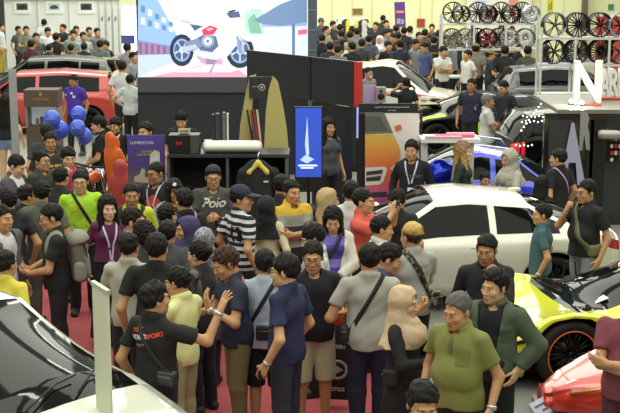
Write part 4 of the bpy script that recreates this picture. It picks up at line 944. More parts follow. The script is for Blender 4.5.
q.tube([c_ + M_ @ Vector((.2 * cos(t), 0, .2 * sin(t))) for t in np.linspace(0, 2*pi, 32, endpoint=False)], .02, 8, closed=True); q.obj('rim', mat('wheel_leather', '2e2f33', .35), wl, True)
q = MB(); q.lathe([(.055, 0), (.05, .03), (0, .04)], tuple(c_), RX90, 16)
for a in (0, 2.1, 4.2): q.tube([c_, c_ + Vector((.19 * sin(a), 0, -.19 * cos(a)))], .016, 6)
q.obj('spokes', mat('spoke_steel', '8b8d92', .3, .8), wl, True)
wl = thing('alloy_wheel', 'black alloy rim behind the steering wheel in the cabinet', 'wheel rim', (X(186, KD + .36), KD + .38, .77)); wheel(wl, (0, 0, .24), .235, -1, '4a4c50', 7, None, .12, name='tyre')
# jacket on a yellow hanger hooked on the cabinet
jx = X(258, KD - .1); o2 = thing('hanging_jacket', 'black jacket on a yellow padded hanger before the cabinet', 'jacket', (jx, KD - .12, 0)); zj = Z(163, KD)
f = Field((-.4, -.14, zj - .85), (.4, .14, zj + .1), .018); f.cone((-.02, 0, zj - .1), (0, 0, zj - .72), .18, .21, 0, q=(1, .42, 1), flat=1)
for s in (-1, 1): f.cone((s * .03, 0, zj - .03), (s * .2, 0, zj - .1), .05, .055, .05); f.cone((s * .2, 0, zj - .1), (s * .30, 0, zj - .68), .06, .05, .03, flat=1)
f.cone((0, -.1, zj + .06), (0, -.09, zj - .2), .075, .02, .01, '-'); f.noise(.006, 22, 4); v, q_ = f.mesh(); mesh_obj('cloth', v, q_, mat('jacket_cloth', '1f2024', .85), o2)
f = Field((-.2, -.12, zj - .2), (.2, .12, zj + .12), .012)
for s in (-1, 1): f.cone((0, -.03, zj + .03), (s * .11, -.05, zj - .09), .03, .035, .02)
f.noise(.003, 40, 2); v, q_ = f.mesh(); mesh_obj('hanger', v, q_, mat('hanger_yellow', 'cfc04a', .7), o2); q = MB(); q.tube([(0, 0, zj + .05), (0, 0, zj + .12), (.02, .04, zj + .15), (0, .08, zj + .12)], .007, 8); q.obj('hook', CHROME, o2, True)
q = MB(); q.box((.1, -.092, zj - .2), (.06, .004, .02)); q.obj('badge', mat('badge_white', 'd0d0d0', .6), o2)
# on the counter
def on_counter(px0, px1, py0, d): return X((px0 + px1) / 2, d), X(px1, d) - X(px0, d), Z(py0, d) - zt
dd = KD + .12
x_, w_, h_ = on_counter(169, 200, 134, dd); o = thing('speaker_box', 'black box with a red emblem on the display cabinet', 'box', (x_, dd + .02, zt)); box('carcass', (0, 0, h_ / 2), (w_, .26, h_), mat('box_black', '191a1c', .4), o, bev=.006); box('side_face', (w_ / 2 - .06, -.132, h_ / 2), (.10, .004, h_ * .94), mat('box_side', '4c4a45', .5), o)
text_obj('emblem', '999', .05, Matrix.Translation((-.06, -.133, h_ * .55)) @ RX90, mat('emblem_red', 'b5202c', .5), o, bold=.004)
q = thing('table_sign', 'small cream sign standing on the black box', 'sign', (x_, dd, zt + h_)); box('card', (0, 0, .035), (.15, .012, .07), mat('card_cream', 'cfc9a4', .6), q); text_obj('lettering', 'OUTLET', .032, Matrix.Translation((0, -.008, .036)) @ RX90, mat('ink_dark', '30302c', .6), q); box('foot', (0, .01, .004), (.1, .05, .008), BLACK, q)
x_, w_, h_ = on_counter(202, 262, 139, dd)
f = Field((-.42, -.2, -.02), (.42, .2, .2), .012); f.cone((-w_ / 2 + .07, 0, .075), (w_ / 2 - .07, 0, .075), .075, .075, 0, q=(1, 1.9, 1)); x, y, z = f.grid(); f.cut(.002 - z + 0 * x + 0 * y, .01); v, q_ = f.mesh(); rb = mesh_obj('roof_box', v, q_, mat('roofbox_white', 'd8d8cc', .35)); rb.location = (x_, dd + .02, zt); tag(rb, 'long rounded cream roof box lying on the display cabinet', 'roof box')
q = MB(); q.box((0, -.142, .05), (w_ * .86, .006, .008)); q.obj('seam', mat('seam_grey', '8d8c82', .6), rb)
for k, (px, wd, c_, t_) in enumerate(((213.5, .035, '2c2d30', 'tall black binder'), (218, .05, '383a3d', 'thick charcoal binder'), (224.5, .035, '6b6c68', 'grey binder'), (228, .02, 'd2d4d0', 'white slim binder'))):
    h_ = Z((114, 113, 112, 113)[k], KD + .42) - zt; q = box('binder', (X(px, KD + .42), KD + .40, zt + h_ / 2), (wd, .1, h_), mat('binder_card', c_, .5), bev=.004); tag(q, f'{t_} standing upright behind the roof box', 'binder', 'binders on the display cabinet')
q = box('brochure_tray', (X(208, KD + .4), KD + .42, zt + .06), (.1, .08, .12), mat('tray_clear', '8fa6b8', .2)); tag(q, 'small pale blue tray beside the black binder', 'tray')
# wooden stand with two pointed boards
WD = 16.5; o = thing('display_stand', 'pale wooden stand of two curved boards with a black sign', 'stand', (X(264, WD), WD, 0)); ox = o.location.x; WO = mat('plywood', 'b8ad6e', .5, vary=.12, vscale=5)
pt = lambda px, py: (aty(px, py, WD).x - ox, aty(px, py, WD).z)
q = MB(); q.prism([pt(*p) for p in ((238, 153), (240, 125), (245, 96), (249, 77), (256, 75), (253, 92), (251, 120), (252, 153))] , .04, RX90, (0, .1, 0)); q.obj('board', WO, o)
q = MB(); q.prism([pt(*p) for p in ((263, 190), (264, 150), (266, 110), (269, 88), (273, 76), (278, 82), (283, 105), (287, 130), (289, 155), (288, 190))], .04, RX90, (0, .0, 0)); q.obj('board', WO, o)
a = pt(249, 77); b_ = pt(273, 98); q = MB(); q.box(((a[0] + b_[0]) / 2, .02, (a[1] + b_[1]) / 2), (b_[0] - a[0], .03, a[1] - b_[1])); q.obj('sign_board', mat('sign_black', '2c2e2e', .5), o); cc = ((a[0] + b_[0]) / 2, (a[1] + b_[1]) / 2)
q = MB(); q.lathe([(.045, 0), (.036, .004), (.034, 0)], (cc[0] + .01, .004, cc[1]), RX90, 24); q.lathe([(.016, 0), (.0, .004)], (cc[0] + .01, .004, cc[1]), RX90, 12); q.obj('emblem', mat('emblem_silver', 'b9bab4', .4), o); text_obj('lettering', 'MOTO', .026, Matrix.Translation((cc[0] - .075, .003, cc[1] + .01)) @ RX90, mat('emblem_silver', 'b9bab4', .4), o)
for s in (-.16, .2): box('foot', (s, .08, .02), (.12, .4, .04), WO, o)
q = MB(); q.box((.02, .08, .55), (.42, .04, .06)); q.obj('crossbar', WO, o)
for k, (px, c_, t_) in enumerate(((250, '1f1f21', 'black'), (253, '7d4a30', 'brown'), (256, 'a03030', 'red'), (259, 'c9c2ae', 'cream'), (262, '2e2e2e', 'charcoal'))):
    q = MB(); M_ = Matrix.Rotation(R(-9 + k), 4, 'Y'); q.box((X(px, WD - .03), WD - .03, Z(126, WD)), (.026, .012, .44), M_); r_ = q.obj('webbing_sample', mat('webbing_stripe', c_, .7)); tag(r_, f'{t_} strip of seat webbing hanging on the pale wooden stand', 'strap', 'webbing samples on the wooden stand')
# ================================================================ wheel racks
def rim_thing(label, px, py, d, z0, r, col, face='8d8f92', spokes=8, yaw=0, group=None, accent=None):
    """a bare alloy rim standing on a shelf, its face to the aisle"""
    o = thing('alloy_wheel', label, 'wheel rim', (X(px, d, py), d, z0), R(yaw), group); c = (0, 0, r)
    b = MB(); b.lathe([(r*.95, .11), (r*.93, .10), (r*.88, .02), (r*.88, -.08), (r*.94, -.11), (r, -.11), (r, -.095), (r*.91, -.08), (r*.91, .08), (r, .10), (r, .11), (r*.95, .11)], c, RX90, 28); b.obj('barrel', mat('rim_barrel', col, .3, .5), o, True)
    b = MB(); b.lathe([(r*.2, .05), (r*.17, .085), (0, .09)], c, RX90, 14)
    for k in range(spokes):
        a = 2*pi*k/spokes + .2
        for e in (-.1, .1): b.tube([Vector(c) + RX90 @ Vector((cos(a+e)*r*.12, sin(a+e)*r*.12, .07)), Vector(c) + RX90 @ Vector((cos(a+e*1.4)*r*.93, sin(a+e*1.4)*r*.93, .095))], [r*.05, r*.055], 6)
    b.obj('spokes', mat('rim_spoke', face, .3, .6), o, True)
    if accent: b = MB(); b.lathe([(r*1.0, .112), (r*.95, .118), (r*.9, .105)], c, RX90, 28); b.obj('lip', mat('rim_lip', accent, .25, .6), o, True)
    return o
def rack(label, px0, px1, d, zs, depth=.5):
    o = thing('wheel_rack', label, 'rack', (X((px0 + px1) / 2, d), d, 0)); w_ = X(px1, d) - X(px0, d); top = max(zs); RM = mat('rack_white', 'd8dad2', .45)
    n = 3
    for k in range(n + 1):
        for yy in (-depth / 2, depth / 2): box('upright', (-w_ / 2 + w_ * k / n, yy, (top + .02) / 2 + (.0 if k % n else .1)), (.05, .05, top + (.02 if k % n else .24)), RM, o)
    for z in zs: box('shelf', (0, 0, z - .025), (w_, depth, .05), RM, o)
    return o
d1, d2 = 34.5, 29.3
za, zb_, zc, zd = Z(23, d1), Z(48, d1), Z(37, d2), Z(63.5, d2)
rack('long white wheel rack below the plaster wall', 441, 536, d1, [za, zb_, zb_ - .75]); rack('white wheel rack beside the big white letters', 539, 640, d2, [zc, zd, zd - .68])
T1 = [(453, 'd', '1d1e20', '26272a', 6, 'black six-spoke rim with pale cut-outs'), (478, 'd', '1c1c1e', '2c2c2e', 9, 'plain black nine-spoke rim'), (501, 'd', '1b1b1d', '303032', 7, 'glossy black seven-spoke rim'), (522, 'd', '2a2a2c', '38383a', 10, 'charcoal ten-spoke rim')]
for px, _, c1, c2, n_, t_ in T1: rim_thing(f'{t_} at the back of the long rack top shelf', px, 14, d1 + .1, za, .285, c1, c2, n_, -12)
for px, c1, c2, n_, t_, ac in ((461.5, '26272a', '2c2d2f', 8, 'small black rim with a polished lip', 'd0d0d2'), (488, '2a2426', '4a2a30', 12, 'black and dark red mesh rim', None), (511, '2a2526', '6b3a34', 8, 'black rim with rusty red spokes', None), (531, 'c9ccce', 'd5d8da', 10, 'bright silver ten-spoke rim', 'e2e4e6')):
    rim_thing(f'{t_} at the front of the long rack top shelf', px, 16, d1 - .17, za, .245, c1, c2, n_, 14, accent=ac)
for px, c1, c2, n_, t_, ac in ((452, '55574f', '7d8276', 10, 'grey multi-spoke rim', None), (466, '8a8d88', '9ea09a', 9, 'pale grey nine-spoke rim', None), (477, '1e1e20', '5a4a40', 8, 'black rim with bronze spokes', None), (487, '2a1e20', '8a2c3c', 9, 'dark rim with crimson spokes', None), (499, '2c2c2e', 'a9acae', 7, 'black rim with silver spokes', None), (509, '707274', 'd0d2d4', 9, 'silver mesh rim with a red centre', 'c9cbcd'), (525, '6a6c6e', 'c2c4c6', 11, 'silver eleven-spoke rim', None)):
    rim_thing(f'{t_} on the middle shelf of the long rack', px, 38, d1 - (.1 if n_ > 8 else -.12), zb_, .27, c1, c2, n_, 8, accent=ac)
for px, c1, c2, n_, t_, ac in ((554, '3a3b3c', '5c5e60', 5, 'dark five-spoke rim with a wide silver lip', 'c4c6c8'), (577, '161618', '202022', 10, 'big black ten-spoke rim', None), (599, '1c1c1e', '2a2426', 7, 'black seven-spoke rim before the red board', None), (619, '8d8f92', '2a2a2c', 6, 'silver barrel rim with black spokes', 'd6d8da')):
    rim_thing(f'{t_} on the top shelf beside the white letters', px, 26, d2 - .05, zc, .285, c1, c2, n_, 12, accent=ac)
for px, c1, c2, n_, t_, ac in ((553, '1b1b1d', '3a3a3c', 6, 'black six-spoke rim', None), (576, '141416', '262628', 9, 'black nine-spoke rim', '3a3a3c'), (600, '18181a', '1f1f22', 12, 'black mesh rim', None), (619, '151517', '4a4a4c', 5, 'black five-spoke rim', None)):
    rim_thing(f'{t_} on the lower shelf above the white letters', px, 51, d2 - .05, zd, .285, c1, c2, n_, 12, accent=ac)
# ================================================================ letter booth
BD = 19.3; bz = 1.81; bx0 = X(545, BD); o = thing('booth_counter', 'long glossy black booth carrying the big white letters', 'booth', (bx0 + 2.1, BD + 1.1, 0)); BG = mat('gloss_black', '1d1e21', .12, coat=.5, vary=.3, vscale=2)
box('front_wall', (0, -1.05, (bz - .06) / 2), (4.2, .1, bz - .06), BG, o); box('rear_wall', (1.2, 1.05, (bz - .06) / 2), (1.8, .1, bz - .06), BG, o); box('counter_top', (.1, 0, bz - .03), (4.0, 2.2, .06), mat('counter_grey', '77786f', .3), o)
for k, px in enumerate((561, 593, 597)): box('wall_panel', (X(px, BD) - o.location.x, -1.112, .85), ((.35, .05, .30)[k], .02, 1.6), mat('panel_tone', ('34363a', '5a2026', '141416')[k], .3), o)
q = MB(); q.prism([(-.01, .42), (.03, .42), (.24, -.55), (.12, -.55), (.08, -.2), (-.03, -.2), (-.07, -.55), (-.16, -.55)], .02, RX90); a_ = q.obj('letter_sign', mat('sign_lavender', 'a7a6c0', .4)); a_.location = (X(573, BD - .1), BD - .07, Z(150, BD - .1)); tag(a_, 'tall lavender letter A leaning on the black booth wall', 'sign')
q = MB(); q.prism([(-.05, -.3), (-.05, .3), (.05, .3), (.09, .2), (.07, .08), (.1, -.02), (.12, -.3), (.06, -.28), (.02, -.04), (0, -.3)], .01, RX90); q.obj('printed_letter', mat('print_grey', '8e8e88', .5), o); bpy.data.objects['printed_letter'].location = (X(583.5, BD) - o.location.x, -1.122, Z(131, BD))
def letter(ch, px0, px1, py0, py1, d, label, yaw=0, glow=0):
    a, b_ = Z(py0, d), Z(py1, d); V, F = text_geo(ch, 1, .10, .02); V = np.array(V); lo, hi = V.min(0), V.max(0); w_ = X(px1, d, py1) - X(px0, d, py1); P = (V - (lo + hi) / 2) / (hi - lo) * v3(w_, a - b_, .16)
    P = [RX90 @ Vector(p) for p in P]; o = mesh_obj('block_letter', P, F, mat('letter_white', 'ecebe6', .45), smooth=False); o.location = (X((px0 + px1) / 2, d, py1), d, bz + (a - b_) / 2 + .001); o.rotation_euler.z = R(yaw); tag(o, label, 'letter', 'big letters on the booth'); return o
ld = 20.3
letter('N', 573, 600, 59, 101, ld, 'tall white block letter N behind the spotlights'); letter('A', 599, 608.5, 64, 92, ld + .9, 'white block letter A beside the N'); letter('R', 608, 618, 64, 92, ld + .92, 'white block letter R beside the A'); letter('D', 618, 630, 64, 92, ld + .94, 'white block letter D cut off by the frame edge')
for k, (px, py, t_) in enumerate(((570.5, 98, 'bright spotlight at the foot of the letter N'), (575, 104, 'second spotlight in front of the letter N'), (581, 107, 'third smaller spotlight at the booth edge'))):
    o = thing('spotlight', t_, 'lamp', (X(px, 19.95 - k * .09, py), 19.95 - k * .09, bz)); q = MB(); q.tube([(0, 0, 0), (0, .0, .03)], .03, 10); q.obj('base', BLACK, o)
    q = MB(); q.lathe([(0, .05), (.034, .045), (.042, .0), (.03, -.05), (0, -.06)], (0, 0, .065), RX90, 14); q.obj('head', mat('lamp_steel', '9a9a98', .3, .7), o, True); q = MB(); q.lathe([(0, .056), (.032, .05)], (0, 0, .065), RX90, 14); q.obj('lens', mat('lamp_glow', 'fff3c4', .3, emit=14 - 4 * k), o, True)
    l = bpy.data.lights.new('spot_glow', 'POINT'); l.energy = 9; l.color = (1, .93, .7); l.shadow_soft_size = .04; lo_ = bpy.data.objects.new('spot_glow', l); lo_.location = (0, -.12, .09); link(lo_, o)
q = box('red_tray', (X(592, 19.9), 19.85, bz + .012), (.26, .12, .024), mat('tray_red', 'c23a30', .5)); tag(q, 'flat red tray at the foot of the letter N', 'tray'); q = box('red_tray', (X(608, 20.6, 97), 20.7, bz + .02), (.4, .2, .04), mat('tray_red', 'b4483c', .5)); tag(q, 'larger red tray beneath the letters A and R', 'tray')
o = thing('exhaust_pipe', 'pale exhaust muffler fixed high on the black booth', 'exhaust', (X(609, BD - .2, 135), BD - .16, Z(135, BD - .2))); q = MB(); q.lathe([(0, -.16), (.06, -.15), (.075, -.1), (.075, .12), (.05, .2), (.03, .22)], (0, 0, 0), Matrix.Rotation(pi/2, 4, 'Y') @ Matrix.Rotation(.2, 4, 'X'), 18); q.obj('muffler', mat('muffler_metal', 'a8a49a', .35, .5), o, True); q = MB(); q.tube([(.2, 0, 0), (.32, 0, -.04), (.4, .1, -.2)], .03); q.tube([(0, 0, 0), (0, .18, 0)], .015); q.obj('pipe', mat('muffler_metal', 'a8a49a', .35, .5), o, True)
for k in range(10):
    px = (612, 616, 620)[k % 3]; py = 139 + (k // 3) * 7; q = MB(); q.tube([(0, 0, -.03), (0, 0, .03)], .024, 10); c_ = ('c23a30', 'd8d6cc')[k % 2]; q = q.obj('spray_can', mat('can_paint', c_, .35)); q.location = (X(px, BD - .08, py), BD - .06, Z(py, BD - .08)); tag(q, f"{('red', 'white')[k % 2]} can, {('first', 'second', 'third')[k % 3]} in its row, {('top', 'second', 'third', 'lowest')[k // 3]} row of the booth can rack", 'can', 'cans on the booth rack')
o = thing('can_rack', 'wire can rack on the front of the black booth', 'rack', (X(616, BD - .08), BD - .05, Z(150, BD))); q = MB()
for k in range(4): q.box((0, -.01, .11 - k * .093 + .0), (.18, .07, .008))
q.box((0, .03, 0), (.18, .008, .36)); q.obj('shelves', BLACK, o)
# ================================================================ cars
PT = lambda c, r=.25: mat('car_paint', c, r, coat=1)
HATCH = dict(x0=-2.0, x1=2.1, deck=[(-2.0, .95), (-1.8, 1.0), (.8, 1.0), (1.7, .86), (2.0, .7), (2.1, .55)], belt=[(-2.0, .85), (-1.6, .95), (.8, .93), (1.7, .76), (2.1, .5)], w=[(-2.0, .72), (-1.8, .84), (-1, .88), (1.1, .88), (1.7, .82), (2.0, .66), (2.1, .5)],
    cab=(-1.98, -1.62, .05, .95), roof=[(-1.62, 1.42), (-.6, 1.5), (.05, 1.46)], wr=.6, wheels=(-1.25, 1.3), win=[(-1.5, -1.05), (-1.0, -.25), (-.17, .72)], sill=.2)
ESTATE = dict(HATCH, roof=[(-1.62, 1.42), (-.6, 1.5), (.45, 1.46)], cab=(-1.98, -1.68, .45, 1.25), win=[(-1.5, -1.0), (-.95, -.1), (-.02, .95)])
SUV = dict(HATCH, deck=[(-2.0, 1.05), (-1.8, 1.1), (.8, 1.12), (1.7, 1.02), (2.0, .9), (2.1, .7)], belt=[(-2.0, 1.0), (-1.6, 1.08), (.8, 1.05), (1.7, .95), (2.1, .7)], roof=[(-1.62, 1.62), (-.6, 1.7), (.05, 1.64)], r=.36, ra=.42, sill=.3)
SPORT = dict(x0=-2.25, x1=2.25, deck=[(-2.25, .80), (-1.4, .92), (0, .85), (.8, .74), (1.2, .69), (1.6, .62), (2.1, .45), (2.25, .36)], belt=[(-2.25, .78), (-1.3, .90), (-.4, .74), (.5, .64), (.9, .66), (1.12, .73), (1.36, .765), (1.6, .72), (1.8, .55), (2.1, .40), (2.25, .30)],
    w=[(-2.25, .66), (-2.1, .82), (-1.4, .92), (-.3, .84), (.7, .80), (1.35, .84), (1.9, .74), (2.15, .60), (2.25, .42)], roof=[(-.6, 1.07), (-.2, 1.10), (.0, 1.08)], cab=(-1.9, -.6, -.05, 1.24), win=[(-.62, .55)], sill=.13, wr=.50, wheels=(-1.3, 1.36), r=.345, ra=.40, tuck=.06)
def put_car(o, l, px, py, z0=0):
    p = atz(px, py, l[2] + z0); h_ = o.rotation_euler.z; o.location = (p.x - (l[0] * cos(h_) - l[1] * sin(h_)), p.y - (l[0] * sin(h_) + l[1] * cos(h_)), z0)
# white coupe
COUPE = dict(x0=-2.1, x1=1.85, deck=[(-2.1, .88), (-1.95, 1.0), (-1.2, 1.0), (.7, .94), (1.4, .82), (1.75, .66), (1.85, .52)], belt=[(-2.1, .80), (-1.9, .90), (-1.2, .90), (.6, .83), (1.4, .74), (1.85, .5)], w=[(-2.1, .68), (-2.0, .80), (-1.6, .90), (-1, .91), (1.0, .90), (1.4, .85), (1.75, .66), (1.85, .5)],
    cab=(-1.86, -1.02, .10, 1.0), roof=[(-1.02, 1.29), (-.3, 1.36), (.10, 1.33)], wr=.57, wheels=(-1.28, 1.2), r=.335, ra=.39, tuck=.09, win=[(-1.35, -.60), (-.52, .66)], gaps=[-.56, .72], sill=.2,
    patches=[('tail_lamp', -2.12, -1.86, 4, 6, TAIL), ('headlamp', 1.4, 1.7, 3, 6, LAMP)])
o = car('car', 'large white coupe parked across the middle of the crowd', (0, 0, 0), R(185), PT('e4e4d6', .2), COUPE, roofmat=None); CP = o
put_car(o, (-2.0, .78, 1.0), 613, 226)
for s_ in (-1, 1): q = MB(); q.box((-.38, s_ * .905, .80), (.2, .02, .025), None, .006); q.obj('door_handle', PT('e4e4d6', .2), o)
q = MB(); q.box((-1.0, 0, 1.31), (.16, .05, .07), None, .02); q.obj('antenna_fin', PT('e4e4d6', .2), o)
# yellow sports car
o = car('car', 'yellow sports car with a black and orange rimmed wheel', (0, 0, 0), R(192), PT('d6dc2a', .2), dict(SPORT, gaps=[.62], patches=[('vent', 1.90, 2.0, 3, 5, BLACK)]), rim='1b1b1d', spokes=10, lip='d8622a', glass=mat('tinted_glass', '0c0e12', .05, spec=.4), mirrors=False); YC = o
put_car(o, (1.36, .80, .345), 572, 356)
for k in range(2):
    q = MB(); q.prism([(-.13, -.02), (.13, .01), (.11, .045), (-.12, .015)], .012, Matrix.Rotation(-pi/2, 4, 'X')); w_ = q.obj('side_vent', BLACK, o); w_.location = (1.84 - k * .03, .765 - k * -.012, .62 - k * .085); w_.rotation_euler = (0, R(8), R(-16))
q = MB(); q.prism([(-.10, -.09), (.10, -.09), (.10, .09), (-.10, .09)], .004); w_ = q.obj('permit_card', mat('card_white', 'dfe3da', .5), o); w_.location = (.95, .40, .775); w_.rotation_euler = (0, R(19), 0); 
q = MB(); q.prism([(-.04, .05), (.04, .05), (.04, -.01), (0, -.06), (-.04, -.01)], .006, Matrix.Rotation(-pi/2, 4, 'X')); w_ = q.obj('shield_badge', mat('badge_yellow', '2d2e2a', .4), o); w_.location = (.80, .81, .52)
for pts in ([(1.2, .15, .705), (1.08, -.1, .745), (1.05, -.45, .74)], [(1.2, .45, .69), (1.08, .1, .74)]): q = MB(); q.tube(pts, .008, 6); q.obj('wiper', BLACK, o, True)
# red low sports car nose
WEDGE = dict(SPORT, w=[(-2.25, .7), (-2.1, .86), (-1.4, .93), (.5, .9), (1.1, .86), (1.5, .70), (1.9, .46), (2.15, .28), (2.25, .16)], wheels=(-1.3, .95), deck=[(-2.25, .9), (-1.4, 1.0), (0, .95), (.8, .86), (1.5, .70), (2.1, .50), (2.25, .42)], belt=[(-2.25, .8), (-1.3, .9), (.5, .72), (1.2, .70), (1.8, .56), (2.15, .44), (2.25, .36)], patches=[('headlamp', 1.55, 2.0, 9, 11, mat('headlamp_glass', 'c98a6a', .08, .3)), ('splitter', 2.0, 2.3, 0, 2, BLACK)])
o = car('car', 'red low sports car whose pointed nose shows by the maroon shirt', (0, 0, 0), R(180), PT('cf3a26', .2), WEDGE, rim='2a2a2c', lip=None)
put_car(o, (2.2, 0, .41), 553, 387, .12); RC = o
q = box('platform', (o.location.x, o.location.y, .059), (4.4, 1.9, .118), mat('platform_grey', '8f908a', .5), rz=o.rotation_euler.z); tag(q, 'low grey display platform beneath the red sports car', 'platform')
q = MB(); q.tube([(2.12, .30, .455), (1.9, .465, .55), (1.5, .705, .645)], .012, 6); q.obj('trim_strip', mat('gold_trim', 'c9a04a', .3, .6), o, True)
# cars at the rear left
o = car('car', 'dark grey hatchback with a roof spoiler before the white partition', (0, 0, 0), R(178), PT('5d6058', .3), ESTATE); put_car(o, (-1.6, .5, 1.45), 104, 58)
q = MB(); q.box((-1.85, 0, 1.40), (.35, 1.1, .05), None, .02); q.obj('spoiler', PT('5d6058', .3), o)
o = car('car', 'red hatchback with dark windows behind the brown kiosk', (0, 0, 0), R(183), PT('c9402e', .3), ESTATE, roofmat=PT('cf2a2a', .3)); put_car(o, (-1.6, .5, 1.45), 104, 72)

q = MB(); q.box((-1.9, 0, 1.38), (.3, 1.1, .04), None, .015); q.obj('spoiler', PT('cf2a2a', .3), o)
p = atz(118, 34, 1.68); o = car('car', 'orange sport utility car far behind the crowd near the lightbox', (p.x + 1.5, p.y, 0), R(182), PT('d2552c', .3), SUV, roofmat=PT('d2552c', .3))
# white car behind the black fascia
p = atz(372, 58, 1.58); o = car('car', 'white fastback with a red waist stripe in the far aisle', (p.x + .55, p.y - .6, 0), R(-14), PT('dfe0cf', .25), dict(COUPE, x0=-2.3, roof=[(-.72, 1.52), (-.2, 1.6), (.12, 1.56)], patches=[('waist_stripe', -1.9, 1.6, 5, 7, mat('stripe_red', 'c42f38', .35)), ('headlamp', 1.75, 2.15, 3, 6, LAMP)]))
# black and lime race car
p = atz(505, 92, 1.22); o = car('race_car', 'black drift car with lime green flashes beside two standing men', (p.x - .65, p.y + .1, 0), R(196), mat('car_black', '101112', .16, spec=.18), dict(COUPE, roof=[(-.72, 1.18), (-.2, 1.24), (.12, 1.22)], patches=[('lime_flash', 1.0, 1.75, 8, 11, mat('lime_vinyl', 'b8dc3a', .3)), ('headlamp', 1.85, 2.15, 3, 6, LAMP), ('lime_sill', -.8, .8, 0, 1, mat('lime_vinyl', 'b8dc3a', .3))]), rim='2a2c26')
q = MB(); q.box((1.15, -.2, .98), (.5, .9, .04), None, .015); q.obj('bonnet_scoop', PT('1d1e20', .2), o); text_obj('lettering', 'GARAGE', .14, Matrix.Translation((1.5, .1, .905)) @ Matrix.Rotation(R(10), 4, 'Y') @ Matrix.Rotation(pi/2 + .1, 4, 'Z'), mat('vinyl_gold', 'c9c06a', .4), o)
# black suv with fairy lights
o = car('car', 'black wagon with red tail lamps beside the booth', (0, 0, 0), R(12), mat('car_black', '101112', .16, spec=.18), dict(HATCH, roof=[(-1.62, 1.36), (-.6, 1.44), (.05, 1.4)], patches=[('tail_lamp', -2.02, -1.8, 3, 6, mat('tail_lamp_lit', 'd0242c', .2, emit=.5))]))
put_car(o, (-1.9, -.7, .9), 517, 141)
GL = mat('bulb_glow', 'fff6dc', .3, emit=3.0); fa, fb_ = aty(521, 131, 19.2), aty(546, 97, 21.9)
o = thing('fairy_lights', 'string of small white bulbs along the black wagon and booth edge', 'lights', tuple(fa)); q = MB(); q.tube([Vector(a) - fa for a in (fa, (fa + fb_) / 2 + Vector((-.05, 0, .0)), fb_, aty(560, 96, 21.95))], .006, 6); q.obj('wire', BLACK, o)
q = MB(); q.tube([(0, 0, 0), (.02, 0, -fa.z + .0)], .012, 6); q.obj('pole', BLACK, o)
for k in range(16):
    t = k / 15; p_ = (fa + (fb_ - fa) * (t / .7) if t < .7 else fb_ + (aty(560, 96, 21.95) - fb_) * ((t - .7) / .3)); v, qf = sph(8, 6); mesh_obj('bulb', v * .014 + np.array(p_ - fa) + v3(0, -.02, .01), qf, GL, o)
for n_, (px, py, d_) in enumerate([(523 + 4 * k, 116 + (k % 2), 20.1) for k in range(6)] + [(522 + 4 * k, 122 - (k % 2), 20.0) for k in range(6)] + [(516 + 4 * k, 145 + k % 2, 19.0) for k in range(5)]):
    p_ = aty(px, py, d_); v, qf = sph(8, 6); mesh_obj('bulb', v * .013 + np.array(p_ - fa), qf, GL, o)
for a_, b_ in (((523, 116.5, 20.1), (543, 116.5, 20.1)), ((522, 121.5, 20.0), (542, 121.5, 20.0)), ((516, 145.5, 19.0), (532, 145.5, 19.0))):
    q = MB(); q.tube([aty(*a_) - fa, aty(*b_) - fa], .005, 5); q.obj('wire', BLACK, o)
# blue car
BLUE = dict(HATCH, x1=.64, deck=[(-2.0, .9), (-1.8, .95), (0, .95), (.4, .86), (.6, .72), (.64, .6)], belt=[(-2.0, .8), (-1.6, .9), (.0, .88), (.4, .76), (.64, .5)], w=[(-2.0, .72), (-1.8, .84), (-1, .88), (.2, .88), (.45, .82), (.6, .7), (.64, .6)],
    cab=(-1.98, -1.45, -.6, .12), roof=[(-1.45, 1.26), (-.9, 1.36), (-.6, 1.33)], wheels=(-1.4, .15), win=[(-1.75, -1.1), (-1.02, -.05)])
o = car('car', 'bright blue hatchback behind the woman with long fair hair', (0, 0, 0), R(178), PT('2c3fd0', .2), BLUE); BC = o
put_car(o, (-1.45, .6, 1.27), 519, 156)
for s_ in (-.5, .5): q = MB(); q.tube([(-1.4, s_, 1.25), (-1.3, s_, 1.36), (-.9, s_, 1.41), (-.65, s_, 1.39), (-.55, s_, 1.28)], .016, 6); q.obj('roof_rail', CHROME, o, True)
# blue wrapped front end in the white frame
f = Field((-.42, -.3, 0), (.42, .3, 1.6), .022); f.cone((-.12, 0, .3), (-.05, 0, 1.30), .2, .16, 0, q=(1, .8, 1)); f.cone((.1, -.05, .3), (.16, -.05, 1.05), .14, .12, .05); f.cone((-.2, -.1, 1.2), (.15, -.1, 1.34), .07, .06, .04); f.ell((.05, -.2, .95), (.12, .1, .09), .02, '-'); f.noise(.022, 15, 3); v, q_ = f.mesh()
bb = mesh_obj('vinyl_wrap_panel', v - v3(0, 0, v[:, 2].min()), q_, mat('blue_foil', '2438d0', .10, .45)); bb.location = (X(444, 17.0), 17.25, 0); tag(bb, 'crumpled shiny blue foil wrapped panel inside the white frame', 'panel')
# silver car beyond the rack posts
o = car('car', 'silver grey car half seen between the wheel racks and the stage', (0, 0, 0), R(4), PT('5f6568', .25), HATCH); put_car(o, (-1.9, -.7, .9), 503, 90)
